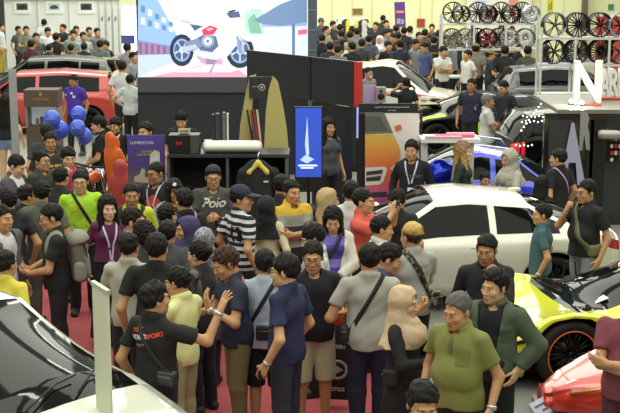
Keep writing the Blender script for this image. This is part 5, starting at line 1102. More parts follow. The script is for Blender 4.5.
# white car close to the camera
FRONT = dict(HATCH, x1=2.0, deck=[(-2.0, 1.05), (-1.8, 1.12), (.8, 1.12), (1.4, 1.0), (1.8, .82), (2.0, .65)], belt=[(-2.0, .95), (-1.6, 1.05), (.8, 1.02), (1.4, .86), (2.0, .55)], cab=(-1.98, -1.5, -.25, 1.0), roof=[(-1.5, 1.5), (-.9, 1.58), (-.25, 1.54)], win=[(-1.4, -.9), (-.85, -.1), (-.02, .8)], w=[(-2.0, .72), (-1.8, .84), (-1, .88), (1.1, .86), (1.6, .8), (1.9, .64), (2.0, .45)], gaps=[.85], sill=.28, r=.35, ra=.41,
    patches=[('headlamp', 1.45, 1.85, 4, 6, LAMP)])
o = car('car', 'white car with a large dark windscreen behind the cream banner edge', (0, 0, 0), R(-40), PT('dfe2d2', .2), FRONT, glass=mat('windscreen_glass', '101312', .05, spec=.4), mirrors=False); FC = o; put_car(o, (.98, .68, 1.09), 137, 377)
for pts in ([(1.02, .1, 1.14), (.88, .35, 1.20), (.82, .55, 1.21)], [(1.03, -.35, 1.14), (.9, 0, 1.20), (.87, .2, 1.21)]): q = MB(); q.tube(pts, .008, 6); q.obj('wiper', BLACK, o, True)
# banner edge near the camera
a, b_ = aty(93, 283, 8.3), aty(108, 292, 8.05); o = thing('rollup_banner', 'tall cream banner seen edge-on in front of the white car', 'banner', ((a.x + b_.x) / 2, (a.y + b_.y) / 2, 0)); an = atan2(b_.y - a.y, b_.x - a.x); zt = (a.z + b_.z) / 2
box('cloth', (0, 0, zt / 2 + .03), (.29, .015, zt - .06), mat('banner_cream', 'd8dcc0', .6), o, rz=an); box('top_bar', (0, 0, zt), (.30, .03, .03), mat('bar_alloy', 'c2c6b0', .35, .4), o, rz=an); box('foot', (0, 0, .03), (.34, .22, .06), mat('bar_alloy', 'c2c6b0', .35, .4), o, rz=an)
# ================================================================ left-hand exhibits
o = thing('kiosk', 'brown kiosk with a gold crest board and a lit white niche', 'kiosk', (X(41, 20), 20.2, 0)); w_ = X(57, 20) - X(25, 20); zt = Z(90, 20); BR = mat('kiosk_brown', '5a4a3e', .6)
z1, z2 = Z(107, 20), Z(127, 20); box('lower_case', (0, 0, z2 / 2), (w_, .4, z2), BR, o); box('upper_board', (0, 0, (zt + z1) / 2), (w_ + .03, .42, zt - z1), BR, o); box('niche_back', (0, .16, (z1 + z2) / 2), (w_ - .04, .06, z1 - z2), mat('niche_white', 'd5dbdc', .5, emit=.25), o)
for s in (-1, 1): box('niche_side', (s * (w_ / 2 - .012), 0, (z1 + z2) / 2), (.024, .4, z1 - z2), mat('niche_side', '8d8a80', .6), o)
q = MB(); q.prism([(-.02, .03), (.02, .03), (.02, -.01), (0, -.035), (-.02, -.01)], .006, RX90, (0, -.212, zt - .07)); q.obj('crest', mat('gold_leaf', 'c2a24e', .35, .4), o); text_obj('lettering', 'TULUARE', .062, Matrix.Translation((0, -.213, zt - .15)) @ RX90, mat('gold_leaf', 'c2a24e', .35, .4), o)
for k, (dx, h_, c_) in enumerate(((-.09, .13, '6a6a6a'), (-.02, .16, '4c4c50'), (.05, .15, '77777a'), (.12, .11, 'a9a9aa'))):
    q = box('bottle', (o.location.x + dx, o.location.y - .1, z2 + h_ / 2), (.05, .05, h_), mat('bottle_tone', c_, .3), bev=.01); tag(q, ('short grey', 'tall dark', 'mid grey', 'small pale')[k] + ' product bottle standing in the kiosk niche', 'bottle', 'bottles in the kiosk niche')
o = thing('signpost', 'slim grey banner post beside the brown kiosk', 'post', (X(14, 19), 19, 0)); box('post', (0, 0, Z(69, 19) / 2), (.11, .04, Z(69, 19)), mat('post_grey', '9a9d98', .5, vary=.2, vscale=4), o); box('foot', (0, 0, .02), (.35, .35, .04), BLACK, o)
BL = mat('balloon_blue', '4863d6', .22, vary=.12, vscale=9)
for k, (px, py, r_, t_) in enumerate(((52, 119, .125, 'blue balloon highest beside the kiosk'), (60, 130, .135, 'blue balloon lower beside the kiosk'), (78.5, 114, .118, 'topmost blue balloon of the cluster near the orange seats'), (77.5, 128, .12, 'middle blue balloon of the cluster near the orange seats'), (84.5, 136, .12, 'lowest blue balloon of the cluster near the orange seats'))):
    d_ = 18.7 + (k % 3) * .22; p_ = aty(px, py, d_); o = thing('balloon', t_, 'balloon', (p_.x, p_.y, 0), 0, 'blue balloons'); f = Field((-.2, -.2, -.25), (.2, .2, .2), .013); f.ell((0, 0, 0), (r_, r_, r_ * 1.08), 0); f.cone((0, 0, -r_ * .8), (0, 0, -r_ * 1.2), .035, .008, .04); v, q_ = f.mesh(); mesh_obj('skin', v + v3(0, 0, p_.z), q_, BL, o)
    q = MB(); q.tube([(0, 0, p_.z - r_ * 1.15), (.03, 0, p_.z * .5), (0, 0, .02)], .003, 5); q.obj('string', mat('string_white', 'd0d0d0', .6), o); q = MB(); q.lathe([(0, 0), (.05, 0), (.05, .03), (0, .03)], (0, 0, 0), None, 12); q.obj('weight', BLACK, o)
    text_obj('lettering', 'audio', .06, Matrix.Translation((0, -r_ - .004, p_.z + .02)) @ RX90, mat('balloon_print', '9fb0f0', .5), o)
# motorcycle glimpsed between visitors
o = thing('motorcycle', 'black and chrome motorcycle with an orange tank by the balloons', 'motorcycle', (X(80, 18.2), 18.2, 0), R(75))
for x_ in (-.68, .68): wheel(o, (x_, 0, .31), .31, -1, '3c3d40', 7, None, .13)
q = MB(); q.tube([(-.68, .1, .31), (-.2, .12, .42), (.3, .12, .5), (.5, 0, .95)], .025, 8); q.tube([(-.68, -.1, .31), (-.2, -.12, .42), (.3, -.12, .5), (.5, 0, .95)], .025, 8); q.obj('frame', BLACK, o, True)
q = MB(); q.tube([(.68, .09, .31), (.48, .09, 1.0)], .028, 8); q.tube([(.68, -.09, .31), (.48, -.09, 1.0)], .028, 8); q.obj('fork', CHROME, o, True)
f = Field((-.4, -.3, .2), (.5, .3, .95), .02); f.ell((.02, 0, .45), (.22, .16, .16), 0); f.cone((0, 0, .5), (-.1, 0, .72), .10, .09, .03); f.cone((.05, 0, .5), (.2, 0, .7), .10, .08, .03); v, q_ = f.mesh(); mesh_obj('engine', v, q_, mat('engine_metal', '8a8c8c', .3, .8, bump=.6, bscale=40), o)
f = Field((-.4, -.3, .6), (.6, .3, 1.2), .02); f.cone((.32, 0, .9), (-.05, 0, .85), .15, .10, 0, q=(1, .9, .75)); v, q_ = f.mesh(); mesh_obj('fuel_tank', v, q_, mat('tank_orange', 'b8562c', .2, coat=1), o)
f = Field((-.95, -.25, .6), (.1, .25, 1.2), .02); f.cone((-.08, 0, .84), (-.8, 0, .96), .11, .07, 0, q=(1, 1, .55)); v, q_ = f.mesh(); mesh_obj('seat', v, q_, mat('seat_black', '1a1a1c', .6), o)
q = MB(); q.tube([(.42, .34, 1.08), (.48, .1, 1.02), (.48, -.1, 1.02), (.42, -.34, 1.08)], .016, 8); q.obj('handlebar', BLACK, o, True); q = MB(); q.lathe([(0, .06), (.08, .04), (.09, 0), (.05, -.08), (0, -.09)], (.6, 0, .92), Matrix.Rotation(pi/2, 4, 'Y'), 16); q.obj('headlamp', LAMP, o, True); q = MB(); q.tube([(.1, -.14, .35), (-.3, -.18, .28), (-.75, -.2, .42)], [.03, .035, .05], 10); q.obj('exhaust', CHROME, o, True)
q = MB(); q.tube([(-.1, .1, .3), (-.15, .28, .0)], .014, 6); q.obj('kickstand', BLACK, o)
# racing seats
def seat(label, px, d, col, zt, rz, w_=.46):
    o = thing('racing_seat', label, 'seat', (X(px, d), d, 0), R(rz)); m = mat('seat_cloth', col, .45); s_ = zt / 1.25
    f = Field((-.4, -.5, .2), (.4, .5, 1.5), .018); f.cone((0, .16, .42), (0, .27, .98), .17, .15, 0, q=(1.15, .45, 1)); f.cone((0, .27, 1.0), (0, .30, 1.20), .10, .085, .03, q=(1.3, .55, 1))
    for s in (-1, 1): f.cone((s * .2, .08, .5), (s * .19, .16, .80), .06, .045, .02); f.cone((s * .19, .19, .92), (s * .15, .24, 1.04), .055, .045, .02); f.cone((s * .12, .23, 1.12), (s * .11, .25, 1.2), .035, .03, .015)
    v, q_ = f.mesh(); mesh_obj('backrest', v * v3(.8, 1, s_), q_, m, o)
    g = MB(); g.box((0, .235, 1.13), (.12, .012, .035)); g.box((0, .2, .62), (.16, .012, .3)); mesh_obj('centre_pad', np.array(g.v) * v3(.8, 1, s_) + v3(0, -.055, 0), g.f, mat('seat_black', '1a1a1c', .6), o, smooth=False)
    f = Field((-.4, -.5, .1), (.4, .4, .8), .02); f.cone((0, .12, .40), (0, -.26, .44), .2, .19, 0, q=(1.1, 1, .45))
    for s in (-1, 1): f.cone((s * .2, .1, .46), (s * .2, -.28, .47), .06, .055, .03)
    v, q_ = f.mesh(); mesh_obj('cushion', v * v3(.8, 1, s_), q_, m, o); box('base', (0, -.05, .17 * s_), (.34, .5, .34 * s_), BLACK, o)
    return o
seat('orange racing seat behind the purple poster', 133, 16.3, 'd8662a', 1.22, 200); seat('dull red racing seat next to the man in black with a lanyard', 126, 17.1, 'b04a4a', 1.40, 170); seat('second orange racing seat standing higher at the back', 122, 18.7, 'dd6a2c', 1.55, 150)
# purple roll-up poster
d_ = 15.7; o = thing('poster_stand', 'purple furniture poster on a roll-up stand beside the cabinet', 'poster', (X(146, d_), d_, 0)); ox = o.location.x; w_ = X(164.5, d_) - X(127, d_); zt, zb_ = Z(135, d_), .08
box('cloth', (0, 0, (zt + zb_) / 2), (w_, .012, zt - zb_), mat_ramp('poster_purple', [(0, '6e6a72'), (.72, '57505a'), (.80, '4a3c78'), (1, '55449c')], 2, zb_, zt, .5), o); box('foot', (0, .02, .04), (w_ + .04, .2, .08), mat('bar_alloy', 'c2c6b0', .35, .4), o)
text_obj('lettering', 'LUMBERTON', .05, Matrix.Translation((-.05, -.008, zt - .10)) @ RX90, mat('poster_ink', 'd8d8ea', .5), o); text_obj('lettering', 'CUSTOM SEAT', .034, Matrix.Translation((.05, -.008, zt - .21)) @ RX90, mat('poster_ink', 'd0b84a', .5), o); text_obj('lettering', 'AND INTERIOR', .034, Matrix.Translation((.0, -.008, zt - .25)) @ RX90, mat('poster_ink', 'd0b84a', .5), o)
q = MB(); q.prism([(.03, -.06), (.17, -.08), (.17, .24), (.11, .27), (.05, .22)], .003, RX90, (0, -.007, zt - .46)); q.obj('window_image', mat('poster_ink', 'c9ccc6', .5), o); q = MB(); q.prism([(-.16, -.1), (.05, -.11), (.05, -.05), (-.02, -.04), (-.02, .06), (-.06, .08), (-.09, .0), (-.16, -.03)], .003, RX90, (0, -.007, zt - .5)); q.obj('armchair_image', mat('poster_ink', 'a9a597', .5), o)
# placard and shopping bag
p = atz(553, 405, .42); o = thing('placard_stand', 'small white printed placard on a stand beneath the red car nose', 'sign', (p.x, p.y, 0)); M_ = Matrix.Rotation(R(20), 4, 'Z') @ Matrix.Rotation(R(-40), 4, 'X') @ Matrix.Rotation(R(-18), 4, 'Y')
box('board', (0, 0, .42), (.40, .012, .2), mat('placard_white', 'c4cbd8', .4), o, M=M_); q = MB(); q.tube([(0, .02, 0), (0, .02, .40)], .015); q.obj('pole', CHROME, o); q = MB(); q.lathe([(0, 0), (.13, 0), (.12, .015), (0, .02)], (0, .02, 0), None, 18); q.obj('foot', BLACK, o)
for k in range(3): q = MB(); q.box((-.03 + k * .02, -.009, .05 - k * .05), (.28 - k * .06, .002, .018)); M2 = Matrix.Translation((0, 0, .42)) @ M_; mesh_obj('text_line', [M2 @ Vector(v) for v in q.v], q.f, mat('ink_blue', ('4a5a8a', '8a4a5a', '5a6a7a')[k], .5), o, smooth=False)
# ================================================================ the visitors
def stripes(name, stops, lo, hi): return mat_ramp(name, stops, 2, lo, hi, .85, const=True)
P_ = person
# ---- nearest rows
d = P_('man in black polo with printed back, pointing with one arm stretched out', 151, 285, H=1.68, rot=150, head=(-25, -4, 0), Rt=((.40, -.30, 1.47), (0, .3, -1), (0, 0, -1), None, 'open'), L='down', top='polo', tc='1b1b1e', bc='23242a', hair='quiff', sk='b', seed=3)
watch(d, -1); print_on(d, 'back', 'MTARO', .05, .07, 1.30, 'd8d4cc', tilt=14, bold=.003); print_on(d, 'back', 'SPORT', .045, -.075, 1.33, 'c8452f', tilt=14, bold=.003); print_on(d, 'back', 'SPORT', .04, .085, 1.355, 'c8452f', tilt=14, bold=.003); print_on(d, 'back', 'racing team', .035, .05, 1.245, 'b9b6ae', tilt=14)
bag(d, 'sling_bag', 'black leather sling bag at the waist of the pointing man', (-.21, .14, 1.02), (.16, .08, .13), '2b2b2e', 1, .98, rough=.35)
d = P_('man in pale yellow polo and khaki trousers beside the pointing man', 177, 268, H=1.62, rot=-125, head=(10, 10, 0), top='polo', tc='d9db98', bc='a09a72', hair='short', L='phone', Rt='phone', seed=4)
d = P_('man with tousled brown hair in navy T-shirt bowing over his phone', 222, 248, rot=-70, lean=6, head=(0, 22, 0), top='tee', tc='262d42', bc='7b7350', hair='spiky', hc='3d2a1e', L=((.14, -.26, 1.22), (.8, .2, -1), (-.4, 1, 0), (-.2, -.1, 1), 'relax'), Rt='phone', seed=7)
watch(d, 1, 'e0e0e0'); phone(d, -1, 'dark phone held by the man with tousled brown hair')
d = P_('man in light blue T-shirt and black shorts turned to the rear', 265, 251, H=1.66, rot=172, head=(20, 0, 0), top='tee', tc='b4c2d2', bot='shorts', bc='1d1e22', hair='short', w=1.03, seed=8)
bag(d, 'shoulder_bag', 'thin black shoulder bag on the man in light blue', (-.02, .15, 1.0), (.16, .05, .13), '232326', -1, .98)
d = P_('man in navy T-shirt with glasses and dark jeans, facing sideways', 286, 256, H=1.74, rot=-118, head=(14, 4, 0), top='tee', tc='242a4c', bc='2b303f', hair='fringe', glasses=True, Rt='down2', L='down', sk='a', seed=9)
watch(d, 1, 'cfcfd2'); o = box('wallet', (0, 0, 0), (.10, .02, .08), mat('wallet_black', '17171a', .5)); o.matrix_world = world_mat(d, hand_at(d, 1, .1, .03)); tag(o, 'black wallet in the hand of the navy shirted man with glasses', 'wallet')
d = P_('young man in black T-shirt, glasses and cream cargo shorts', 313, 243, rot=8, head=(-12, 6, 0), top='tee', tc='17181b', bot='shorts', bc='c2bd9c', hair='short', glasses=True, sk='b', Rt='down', L='carry', w=1.04, shoe='6a7076', seed=10)
o = box('leaflet', (0, 0, 0), (.10, .006, .14), mat('leaflet_orange', 'd8582c', .6)); o.matrix_world = world_mat(d, hand_at(d, 1, .1, .02), Matrix.Rotation(R(30), 3, 'X')); tag(o, 'orange leaflet in the hand of the young man in cream shorts', 'leaflet')
p = atz(334, 345, .62); o = thing('carrier_bag', 'black carrier bag with a white ring emblem beside cream shorts', 'bag', (p.x + .02, p.y, 0), R(-8)); box('bag_body', (0, 0, .36), (.24, .10, .50), mat('bag_gloss', '19191c', .4), o, bev=.008)
q = MB(); q.lathe([(.095, 0), (.09, .004), (.075, .004), (.07, 0)], (.02, -.05, .40), RX90, 28); q.lathe([(.055, 0), (.0, .003)], (.02, -.05, .40), RX90, 3); q.obj('emblem', mat('emblem_white', 'a9aaa8', .5), o); text_obj('lettering', 'nonas', .075, Matrix.Translation((.0, -.053, .22)) @ RX90, mat('emblem_white', 'c9c9c6', .5), o)
q = MB(); q.tube([(-.07, 0, .6), (-.06, 0, .78), (.06, 0, .78), (.07, 0, .6)], .006, 6); q.obj('handle', BLACK, o)
d = P_('broad man in grey polo with black cross strap, back turned', 370, 245, H=1.76, rot=176, head=(6, 4, 0), top='polo', tc='a6a79d', bc='1d1f33', hair='short', w=1.08, L='carry', Rt='carry', seed=12)
bag(d, 'shoulder_bag', 'flat black shoulder bag on the man in grey polo', (.20, .05, .98), (.07, .13, .13), '1c1c1f', -1, .98)
d = P_('woman in beige headscarf and long black dress with shoulder strap', 404, 288, H=1.60, rot=62, head=(0, 4, 0), fem=True, top='dress', tc='141518', hijab='c4ad8c', sk='a', L='phone', Rt='phone', seed=13)
phone(d, 1, 'pink phone held by the woman in beige headscarf', 'c46a78'); bag(d, 'handbag', 'black handbag on the shoulder of the woman in beige headscarf', (-.2, .02, .98), (.05, .14, .14), '1b1b1d', -1, 1.2, hx=-.13)
d = P_('older man with greying hair in olive green polo shirt', 457, 294, rot=-38, head=(-8, 12, 0), top='polo', tc='7a8042', bc='2a2b2e', hair='thin', hc='5d5b57', sk='b', w=1.08, belly=.05, L='down', Rt='down2', seed=14); watch(d, 1)
patch_on(d, 'front', [(-.045, -.06), (.045, -.06), (.045, .05), (-.045, .05)], .10, 1.26, mat('cotton', '6f753a', .85), name='chest_pocket', off=.006)
d = P_('black haired man whose head alone rises at the picture bottom edge', 424, 384, rot=8, head=(0, 14, 0), top='polo', tc='4a4a48', hair='short', seed=15)
d = P_('smiling man in open dark green jacket over black T-shirt', 497, 271, rot=-28, head=(-22, 4, 4), top='jacket', tc='4c5847', inner='15161a', bc='191a1d', hair='quiff', collar=True, L='pocket', Rt='pocket', sk='a', seed=16)
for x_ in (-.115, .115):
    patch_on(d, 'front', [(-.05, -.065), (0, -.075), (.05, -.065), (.05, .055), (-.05, .055)], x_, 1.235, mat('heavy_cotton', '434e3e', .85), name='chest_pocket', off=.004)
    patch_on(d, 'front', [(-.056, -.018), (0, -.034), (.056, -.018), (.056, .02), (-.056, .02)], x_, 1.285, mat('heavy_cotton', '566350', .85), name='pocket_flap', off=.008)
d = P_('person in maroon polo with folded arms, cut off by the frame edge', 634, 287, rot=-32, top='polo', tc='7c3c46', bc='5a2c38', L='cross', Rt='crossb', w=1.12, belly=.03, seed=17)
d = P_('man in black shirt holding a hand to his chin near the coupe', 487, 236, rot=-12, head=(-8, 8, 0), top='long', tc='1a1b1e', collar=True, hair='short', sk='c', L='chin', Rt='down', w=1.05, seed=18)
d = P_('man in teal polo standing sideways before the white coupe', 544, 205, H=1.49, rot=-103, head=(10, 0, 0), top='polo', tc=stripes('teal_polo', [(0, '3f6069'), (.83, '24303a')], .85, 1.46), bc='262c3c', hair='short', sk='b', seed=19); watch(d, 1)
d = P_('tall man in black polo with glasses and olive bag behind the yellow car', 588, 181, H=1.68, rot=-62, head=(-4, 2, 0), top='polo', tc='17181a', bc='868c9c', hair='short', glasses=True, Rt='chin', L='down', w=1.14, belly=.05, sk='b', seed=20)
bag(d, 'messenger_bag', 'olive canvas messenger bag on the tall man in black polo', (.21, -.03, .95), (.09, .17, .13), '6d6f52', -1, .98, wd=.05)
o = thing('carry_bag', 'black mesh bag held at the side of the man in teal polo', 'bag'); pp_ = atz(572, 268, .95); f = Field((-.25, -.2, -.3), (.25, .2, .3), .018); f.ell((0, 0, 0), (.15, .09, .2), 0); f.noise(.012, 24, 3); v, q_ = f.mesh(); o.location = (pp_.x, pp_.y + .1, 0); mesh_obj('bag_body', v + v3(0, 0, .66), q_, mat('bag_mesh', '222226', .6, bump=.5, bscale=60), o); q = MB(); q.tube([(-.07, 0, .82), (-.05, 0, 1.0), (.05, 0, 1.0), (.07, 0, .82)], .01, 6); q.obj('handle', BLACK, o)
DY = mat_speck('dyed_hair', '3a2c1a', ('b8963c', 'cdb050'), 9, .38, .5)
d = P_('man with bleached yellow hair in grey T-shirt, strap on his back', 413, 224, rot=-152, head=(8, 2, 0), top='tee', tc='a6a8a4', hair='short', hc=mat_ramp('two_tone_hair', [(0, '17130f'), (.45, '1c1610'), (.55, 'a8863c'), (1, 'c2a24c')], 2, 1.50, 1.74, .5), sk='b', w=1.05, L='phone', Rt='phone', seed=21)
print_on(d, 'back', 'WORKSHOP', .035, -.03, 1.315, 'b5504a'); loop_strap(d, 1, 1.0, wd=.06, m=mat_speck('patterned_strap', '23231f', ('8a8458',), 30, .55), name='camera_strap')
bag(d, 'camouflage_bag', 'camouflage pattern bag hanging behind the woman in beige headscarf', (-.15, .18, 1.0), (.13, .08, .2), '333', m=mat_speck('camouflage', '1d1f1c', ('4a4838', '8a8468'), 14, .5))
d = P_('man in white shirt looking sideways between the grey polo and the coupe', 381, 217, H=1.62, rot=105, head=(-10, 4, 0), top='polo', tc='c9c9c0', hair='short', sk='b', seed=22)
d = P_('youth in blue T-shirt looking down beside the grey polo', 393, 244, H=1.68, rot=85, head=(0, 20, 0), top='tee', tc='47588c', hair='bob' if False else 'short', sk='b', L='phone', Rt='phone', seed=23)
d = P_('long haired woman in white cardigan and purple top looking down', 333, 208, H=1.62, rot=4, head=(-6, 20, 0), fem=True, top='cardigan', tc='d3d0c6', inner=stripes('purple_print', [(0, '4a46a8'), (.3, '8a7cc8'), (.45, '4a3c98'), (.7, '6a64c0'), (.85, '3a2c6a')], .84, 1.42), hair='long', sk='a', L='clasp', Rt='clasp', bc='2a2a30', seed=24)
bag(d, 'shoulder_bag', 'dark shoulder bag on the woman in the white cardigan', (-.2, -.06, .96), (.06, .15, .15), '2c2a2c', 1, .98)
d = P_('man in coral T-shirt raising a phone to take a picture', 362, 190, rot=72, head=(0, 0, 0), top='tee', tc='d05a4c', hair='short', L='cam', Rt='cam', sk='b', seed=25)
phone(d, 1, 'black phone held level by the man in coral', M=Matrix.Rotation(R(180), 3, 'Z'), land=True, off=(-.07, -.03, .02))
d = P_('man in white shirt half hidden behind the coral T-shirt', 351, 182, H=1.72, rot=165, top='tee', tc='d2d4d2', hair='short', seed=26)
d = P_('woman in sand headscarf looking towards the car poster', 327, 190, H=1.60, rot=100, fem=True, top='tunic', tc='b0a07c', hijab='b49c70', sk='a', seed=27)
d = P_('dark haired visitor standing behind the windscreen of the coupe', 398, 190, H=1.62, rot=170, top='tee', tc='1c1d20', hair='short', seed=28)
d = P_('young exhibitor in black with a white lanyard before the car poster', 412, 141, rot=-12, head=(-8, 4, 0), top='long', tc='18191c', hair='quiff', sk='b', seed=29); lanyard(d, 1.10)
o = print_on(d, 'front', 'crew', .09, .04, 1.25, '6a6c70', shear=.3)
d = P_('man in yellow, grey and black banded polo with folded arms', 291, 181, rot=28, head=(4, 0, 0), top='polo', tc=stripes('banded_polo', [(0, '26282b'), (.22, 'a9aca0'), (.45, '2c2f30'), (.60, '9a9f98'), (.80, 'd3b038')], .85, 1.46), hair='short', sk='b', L='cross', Rt='crossb', w=1.06, seed=30)
d = P_('man with side parted black hair bending before the folded arms', 311, 225, H=1.66, rot=-80, head=(0, 16, 0), top='polo', tc='c2c6ca', hair='fringe', sk='a', L='phone', Rt='phone', seed=31)
d = P_('woman in black headscarf and cream blouse turned to the rear', 266, 198, H=1.55, rot=170, fem=True, top='long', tc='cfc9a8', bot='longskirt', bc='1b1b1d', hijab='17181b', L='phone', Rt='down', seed=32)
phone(d, 1, 'black phone in a white case by the cream blouse', '2a2024')
d = P_('man in navy cap with red brim and black and white striped shirt', 240, 187, H=1.74, rot=125, head=(-45, 2, 0), top='tee', tc=mat_ramp('striped_jersey', [(0, '1b1d26'), (.52, 'cfd2d6')], 2, 0, 1, .85, rep=.075, const=True), hair='short', cap='20253c', sk='b', bc='22242a', seed=33)
for c in d['o'].children:
    if c.name.startswith('cap'): c.data.materials.clear(); c.data.materials.append(mat_ramp('two_tone_cap', [(0, 'a03a50'), (.5, '20253c')], 2, 1.62, 1.64, .8, const=True))
print_on(d, 'back', '10', .3, -.0, 1.22, '16171c', bold=.006)
d = P_('man in charcoal T-shirt with white script, backwards cap and glasses', 213, 167, rot=4, head=(2, 4, 0), top='tee', tc='474745', hair='buzz', cap='232428', capflip=True, glasses=True, sk='b', L=((.07, -.27, 1.12), (.9, .4, -.6), (-1, .3, .1), (-.35, -.7, .4), 'grip'), Rt=((.07, -.27, 1.12), (.9, .4, -.6), (-1, .3, .1), (-.35, -.7, .4), 'grip'), w=1.06, seed=34)
print_on(d, 'front', 'Polo', .15, 0, 1.29, 'dcdcd8', shear=.25, bold=.004); camera_thing(d, -1, 'black camera held before the charcoal T-shirt', off=(.09, -.02, -.05)); box('chest_tag', d['bend']([drape(d, -.03, 1.36, 'front')])[0], (.05, .004, .025), mat('tag_tan', 'a08a5a', .6), d['o'])
d = P_('man in black polo with a violet lanyard, seen from the rear', 185, 190, rot=-150, top='polo', tc='18191b', hair='short', seed=35); loop_strap(d, -1, 1.2, wd=.02, hx=-.02, m=mat('ribbon', 'a9a4d0', .6), name='lanyard'); print_on(d, 'back', 'MEDIA', .06, .07, 1.30, 'a9a9a8')
d = P_('woman in black cap with a white badge and pale denim jacket', 174, 181, H=1.60, rot=14, head=(14, 6, 0), fem=True, top='cardigan', tc='8b979c', inner='2a2c30', hair='long', cap='1d1e21', seed=36)
o = d['headV']; b = MB(); b.lathe([(.022, 0), (.018, .004), (0, .005)], tuple(d['headV']([(-.035, -.085, .105)])[0]), Vector((-.35, -.8, .45)).to_track_quat('Z', 'Y').to_matrix().to_4x4(), 14); b.obj('badge', mat('badge_white', 'dcdcd0', .5), d['o'])
d = P_('man in black T-shirt with red print, headphones and a pale lanyard', 156, 163, rot=-28, head=(-12, 4, 0), top='tee', tc='17181a', hair='buzz', glasses=True, sk='c', w=1.06, seed=37); lanyard(d, 1.14, 'b9bfe0')
patch_on(d, 'front', [(-.10, -.05), (.10, -.06), (.12, .0), (.05, .07), (0, .10), (-.06, .06), (-.12, .01)], .02, 1.24, mat('print_ink', 'b8402e', .7)); print_on(d, 'front', 'Rb', .11, .03, 1.14, 'c9c9c4', bold=.005)
d = P_('smiling woman in dark purple headscarf seen in profile', 188, 218, H=1.58, rot=-62, fem=True, top='tunic', tc='34304e', hijab='3c3660', sk='b', bc='2a2a34', seed=38)
d = P_('woman in grey patterned headscarf facing the rear', 204, 230, H=1.55, rot=175, fem=True, top='tunic', tc='3a3c42', hijab=mat_speck('patterned_scarf', '6d6f78', ('a2a3a8', '4a4c58'), 22, .5), seed=39)
d = P_('woman with black hair pinned in a bun and backpack straps', 199, 242, H=1.60, rot=-128, head=(8, 6, 0), fem=True, top='tee', tc='2a2c2e', hair='bun', sk='a', seed=40); pack_straps(d, d['o'], '6b6858')
for sx_ in (-.115, .115): patch_on(d, 'back', [(-.02, -.16), (.02, -.16), (.02, .16), (-.02, .16)], sx_, 1.28, mat('webbing', '6b6858', .8), name='shoulder_strap', off=.012)
d = P_('man in lime green T-shirt with glasses and a black cross strap', 80, 171, rot=14, head=(-10, 2, 0), top='tee', tc='a3d62e', hair='short', glasses=True, sk='a', w=1.04, bc='23252c', seed=41)
bag(d, 'sling_bag', 'small black sling bag on the man in lime green', (.18, -.04, .98), (.06, .1, .1), '1b1b1e', -1, .98)
for k, (x_, z_) in enumerate(((-.10, 1.30), (-.08, 1.2), (.09, 1.12), (.02, 1.02))):
    A_ = np.linspace(0, 2.4 * pi, 22); pts = [drape(d, x_ + .045 * cos(t) * (1 + t * .06), z_ + .06 * sin(t), 'front', .002) for t in A_]; b = MB(); b.tube(d['bend'](pts), .0028, 5); b.obj('print_line', mat('print_ink', 'a89c2c', .7), d['o'], True)
d = P_('woman in maroon top and black skirt with lanyard and sunglasses', 107, 197, H=1.62, rot=22, head=(4, 2, 0), fem=True, top='tee', tc='5c2046', bot='longskirt', bc='1a1b1f', hair='long', sk='d', L='clasp', Rt='down', hem=.98, seed=42); lanyard(d, 1.0)
b = MB()
for s_ in (-1, 1): b.tube([d['headV']([(s_ * .035 + .026 * cos(t), -.072 - .01 * sin(t), .105 + .018 * sin(t))])[0] for t in np.linspace(0, 2*pi, 14, endpoint=False)], .006, 6, closed=True)
b.tube([d['headV']([(x_, -.075, .107)])[0] for x_ in (-.01, .01)], .005, 6); b.obj('sunglasses', mat('lens_dark', '1a1718', .15), d['o'], True); phone(d, 1, 'pale phone held by the woman in the maroon top', 'b9bcc4')
d = P_('man in yellow T-shirt with black backpack straps facing the camera', 131, 184, rot=6, head=(6, 2, 0), top='tee', tc='c2c634', hair='buzz', sk='c', w=1.05, seed=43); backpack(d, 'black backpack on the man in the yellow T-shirt', '28282a')
for sx_ in (-.12, .12): patch_on(d, 'front', [(-.022, -.2), (.022, -.2), (.022, .16), (-.022, .16)], sx_, 1.27, mat('webbing', '1e1e20', .8), name='shoulder_strap', off=.012)
d = P_('man with glasses in a checked shirt, profile before the yellow T-shirt', 132, 209, rot=92, head=(-6, 2, 0), top='long', tc=mat_speck('checked_cloth', '55585a', ('b9bab4', '8a8c8a'), 16, .46), collar=True, hair='short', glasses=True, sk='b', seed=44)
d = P_('man in light grey polo seen from the rear beside the maroon top', 128, 235, H=1.66, rot=172, top='polo', tc='a9ab9c', hair='short', L='phone', Rt='down', seed=45)
d = P_('man with bushy curly hair between two visitors seen from the rear', 144, 225, H=1.62, rot=-150, top='long', tc='3a3d3c', hair='afro', seed=46)
d = P_('broad man in plain black T-shirt with back turned', 156, 235, H=1.78, rot=172, top='tee', tc='17181a', hair='short', w=1.14, bc='2a2b2e', seed=47)
d = P_('man in black T-shirt and glasses carrying a grey backpack', 50, 205, rot=-78, head=(4, 10, 0), lean=3, top='tee', tc='17181a', hair='short', glasses=True, sk='b', L='phonelow', Rt='phonelow', bc='1b1c20', seed=48); backpack(d, 'grey trekking backpack on the man in the black T-shirt', '6a685c', '8a887c', .44)
d = P_('tall man in dull grey-green T-shirt with back turned by the lime T-shirt', 41, 182, H=1.72, rot=-160, top='tee', tc='5c6054', bc='5a5c50', hair='short', seed=49)
d = P_('person in charcoal hooded jacket at the frame edge above the yellow T-shirt', 0, 206, rot=62, top='jacket', tc='55565a', inner='c9ccd0', hair='short', L='down', Rt='down', w=1.05, seed=50)
